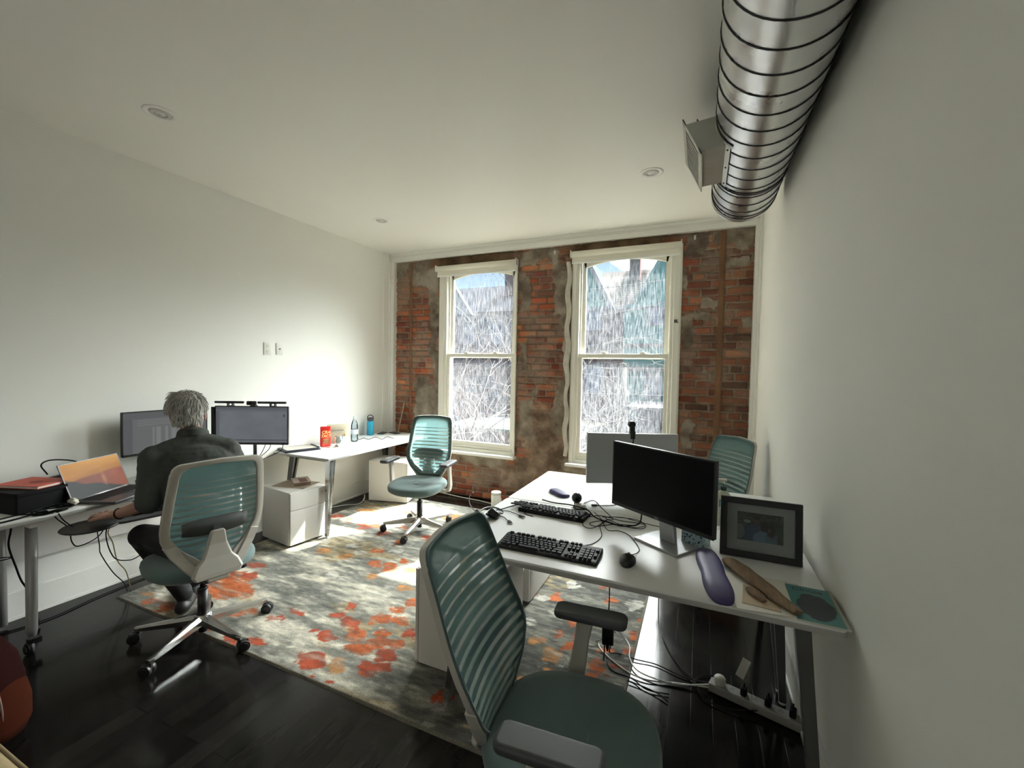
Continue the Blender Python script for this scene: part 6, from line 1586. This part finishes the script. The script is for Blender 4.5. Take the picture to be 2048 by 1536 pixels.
bag = c.loft(rings, True).build('bag_body', mat('bag_red', (.62, .022, .020), .32), e)
ly = mat('bag_yellow', (.80, .55, .22), .5)
for tx_, z, s in (('CRA', .150, .044), ('TACT', .112, .038)): text_mesh(tx_, s, ly, bag, (-.002, -.036, z), (math.radians(84 if z > .13 else 88), 0, 0), name='lettering', depth=.0015, shear=.25, bold=.0014, sx=.95)
MB().rbox((0, -.032, .060), (.062, .010, .05), .01).build('printed_band', mat('bag_brown', (.28, .13, .05), .6), bag); text_mesh('CRISPS', .018, ly, bag, (0, -.0385, .034), (math.radians(90), 0, 0), name='lettering', depth=.001) if False else None
e = empty('snack_pouch', (-3.545, 3.435, SZ), math.radians(60), label='pale cream pouch standing behind the glass on the sunlit desk', cat='bag')
c = MB(); rings = []
for z, w, d in ((0, .105, .022), (.01, .112, .025), (.10, .113, .018), (.17, .113, .007), (.205, .112, .002)): rings.append([(math.copysign(abs(math.cos(t)) ** .5, math.cos(t)) * w, math.copysign(abs(math.sin(t)) ** .8, math.sin(t)) * d, z) for t in [2 * math.pi * i / 28 for i in range(28)]])
po = c.loft(rings, True).build('pouch_body', mat('pouch_cream', (.50, .47, .36), .4, var=.12, vscale=14), e)
text_mesh('Chevronnes', .030, mat('ink_grey', (.16, .17, .14), .6), po, (-.02, -.021, .142), (math.radians(84), 0, 0), name='lettering', depth=.001); MB().sphere((.065, -.022, .07), (.012, .004, .035), 10, 8).build('printed_motif', mat('ochre', (.55, .36, .10), .6), po)
e = empty('glass_tumbler', (-3.385, 3.285, SZ), 0, label='clear glass tumbler between the red bag and the blue box', cat='glass')
MB().lathe([(0, .004), (.030, .004), (.036, .105), (.039, .105), (.033, 0), (0, 0)], n=28, caps=False).build('glass_body', 'clear_glass', e)
e = empty('small_carton', (-3.40, 3.385, SZ), math.radians(62), label='small pale blue carton beside the tumbler', cat='box')
MB().rbox((0, 0, .045), (.085, .035, .090), .004).build('carton_body', mat('carton_blue', (.25, .42, .68), .5), e); MB().b2(-.02, .035, -.0183, -.0178, .025, .085).build('white_panel', 'paper', e)
e = empty('water_bottle', (-3.475, 3.60, SZ), 0, label='clear plastic water bottle standing on the sunlit desk', cat='bottle')
c = MB(); c.lathe([(0, 0), (.030, 0), (.036, .006), (.036, .05), (.034, .055), (.036, .06), (.036, .11), (.034, .115), (.036, .12), (.036, .175), (.030, .205), (.016, .240), (.013, .250), (.013, .255)], n=26); c.build('bottle_body', 'bottle_plastic', e); MB().cyl((0, 0, .250), (0, 0, .273), .0165, n=20).build('cap', mat('cap_pale', (.60, .72, .80), .4), e); MB().lathe([(.0366, .085), (.0366, .135)], n=26, caps=False).build('label_band', mat('label_pale', (.58, .70, .80), .5), e)
e = empty('drink_flask', (-3.645, 4.035, SZ), math.radians(30), label='bright turquoise drink flask with a grey lid by the wall', cat='bottle')
MB().lathe([(0, 0), (.036, 0), (.040, .006), (.040, .150), (.036, .165), (.030, .172), (0, .172)], n=28).build('flask_body', mat('turquoise', (.02, .36, .55), .4), e); MB().lathe([(.033, .170), (.038, .176), (.038, .200), (.028, .212), (0, .214)], n=26).build('lid', mat('lid_grey', (.05, .055, .06), .45), e)
c = MB(); c.tube([(-.034, 0, .185), (-.030, 0, .225), (0, 0, .240), (.030, 0, .225), (.034, 0, .190)], .006, n=8); c.build('carry_loop', 'lid_grey', e)
cable('desk_cable', [(-3.60, 3.78), (-3.50, 3.70), (-3.53, 3.80), (-3.42, 3.76), (-3.46, 3.92), (-3.30, 3.84), (-3.36, 4.0), (-3.22, 3.95)], .0028, 'cable_black', 'tangled thin cable on the sunlit desk behind the water bottle', z=SZ + .004)
for x, y, a, lab in ((-3.60, 4.20, 20, 'black phone lying by the flask on the sunlit desk'), (-3.48, 4.28, 70, 'grey tablet lying near the brick end of the sunlit desk')):
    e = empty('phone' if 'phone' in lab else 'tablet', (x, y, SZ), math.radians(a), label=lab, cat='phone' if 'phone' in lab else 'tablet')
    MB().rbox((0, 0, .005), (.08, .16, .010), .010, rt=.003).build('body', 'dark_grey_plastic', e); MB().b2(-.036, .036, -.074, .074, .0101, .0104).build('screen', 'black_gloss', e)
# white cables and canister on the floor
cable('floor_cable', [(-3.68, 3.45, .006), (-3.60, 3.58, .006), (-3.50, 3.68, .006), (-3.50, 3.78, .03), (-3.55, 3.84, .06), (-3.60, 3.9, .02), (-3.52, 3.80, .008), (-3.4, 3.86, .006)], .005, 'cable_white', 'white cable on the floor beside the far pedestal')
cable('floor_cable', [(-3.05, 4.44, .03), (-2.85, 4.44, .02), (-2.6, 4.42, .012), (-2.35, 4.40, .012), (-2.1, 4.36, .010), (-1.9, 4.38, .010), (-1.6, 4.42, .010)], .006, 'cable_white', 'white cable along the foot of the brick wall')
e = empty('canister', (-2.02, 4.20, 0), math.radians(-20), label='white lidded canister with a wire handle on the floor by the brick wall', cat='canister')
MB().lathe([(0, 0), (.050, 0), (.053, .005), (.053, .19), (0, .19)], n=30).build('body', 'plate_white', e); MB().lathe([(.055, .185), (.056, .205), (.050, .212), (0, .212)], n=30).build('lid', 'trim_paint', e); c = MB(); c.tube([(.053, 0, .185), (.078, 0, .15), (.080, 0, .09), (.053, 0, .06)], .003, n=6); c.build('handle', 'cable_white', e)

# ------------------------------------------------------------------ bottom left corner of the photograph
mat('pack_red', (.018, .0035, .003), .9, spec=.1, bump=.3, bscale=60); mat('pack_orange', (.05, .010, .004), .9, spec=.1); mat('pack_dark', (.03, .02, .02), .7)
e = empty('backpack', (-2.66, .66, 0), math.radians(30), label='dark red and orange backpack on the floor in the bottom left corner', cat='backpack')
c = MB(); rings = []
for z, k in ((0, .75), (.03, .95), (.12, 1.0), (.24, .98), (.34, .85), (.41, .6), (.44, .25)): rings.append([(math.copysign(abs(math.cos(t)) ** .75, math.cos(t)) * .165 * k, math.copysign(abs(math.sin(t)) ** .75, math.sin(t)) * .12 * k, z) for t in [2 * math.pi * i / 30 for i in range(30)]])
c.loft(rings, True).build('pack_body', 'pack_red', e)
c = MB(); rings = []
for z, k in ((.03, .7), (.07, 1.0), (.16, 1.0), (.23, .8), (.25, .4)): rings.append([(.145 + max(0, math.cos(t)) * .04 * k, math.sin(t) * .085 * k, z) for t in [2 * math.pi * i / 24 for i in range(24)]])
c.loft(rings, True).build('side_pocket', 'pack_orange', e)
c = MB(); c.tube([(.10, -.10, .40), (.155, -.08, .33), (.172, -.06, .22), (.17, -.05, .10), (.15, -.05, .02)], .004, n=6); c.build('piping', mat('piping_grey', (.20, .12, .11), .6), e)
c = MB(); c.tube([(-.03, 0, .43), (-.02, 0, .47), (.02, 0, .47), (.03, 0, .43)], .007, n=8); c.build('grab_loop', 'pack_dark', e); c = MB(); c.tube([(-.05, .12, .38), (-.06, .18, .25), (-.05, .14, .06)], .014, n=8); c.build('shoulder_strap', 'pack_dark', e)
mat('tan_upholstery', (.36, .28, .15), .8, bump=.3, bscale=200)
e = empty('tan_armchair', (-1.86, .18, 0), 0, label='tan upholstered seat corner with piping at the very bottom left', cat='seat')
MB().rbox((0, 0, .24), (.78, .62, .36), .06, rt=.02).build('seat_base', 'tan_upholstery', e); MB().rbox((0, 0, .435), (.80, .64, .07), .07, rt=.03).build('seat_cushion', 'tan_upholstery', e)
c = MB(); pts = []
for k, (sx, sy) in enumerate(((1, 1), (-1, 1), (-1, -1), (1, -1))):
    for i in range(5): a = math.pi / 2 * (k + i / 4); pts.append((sx * .33 + .07 * math.cos(a), sy * .25 + .07 * math.sin(a), .455))
pts.append(pts[0]); c.tube(pts, .006, n=8, smoothk=1); c.build('piping', mat('tan_piping', (.20, .15, .08), .7), e)
for sx in (-1, 1):
    for sy in (-1, 1): MB().cyl((sx * .33, sy * .25, 0), (sx * .32, sy * .24, .08), .018, .024, n=12).build('leg', 'raw_wood', e)
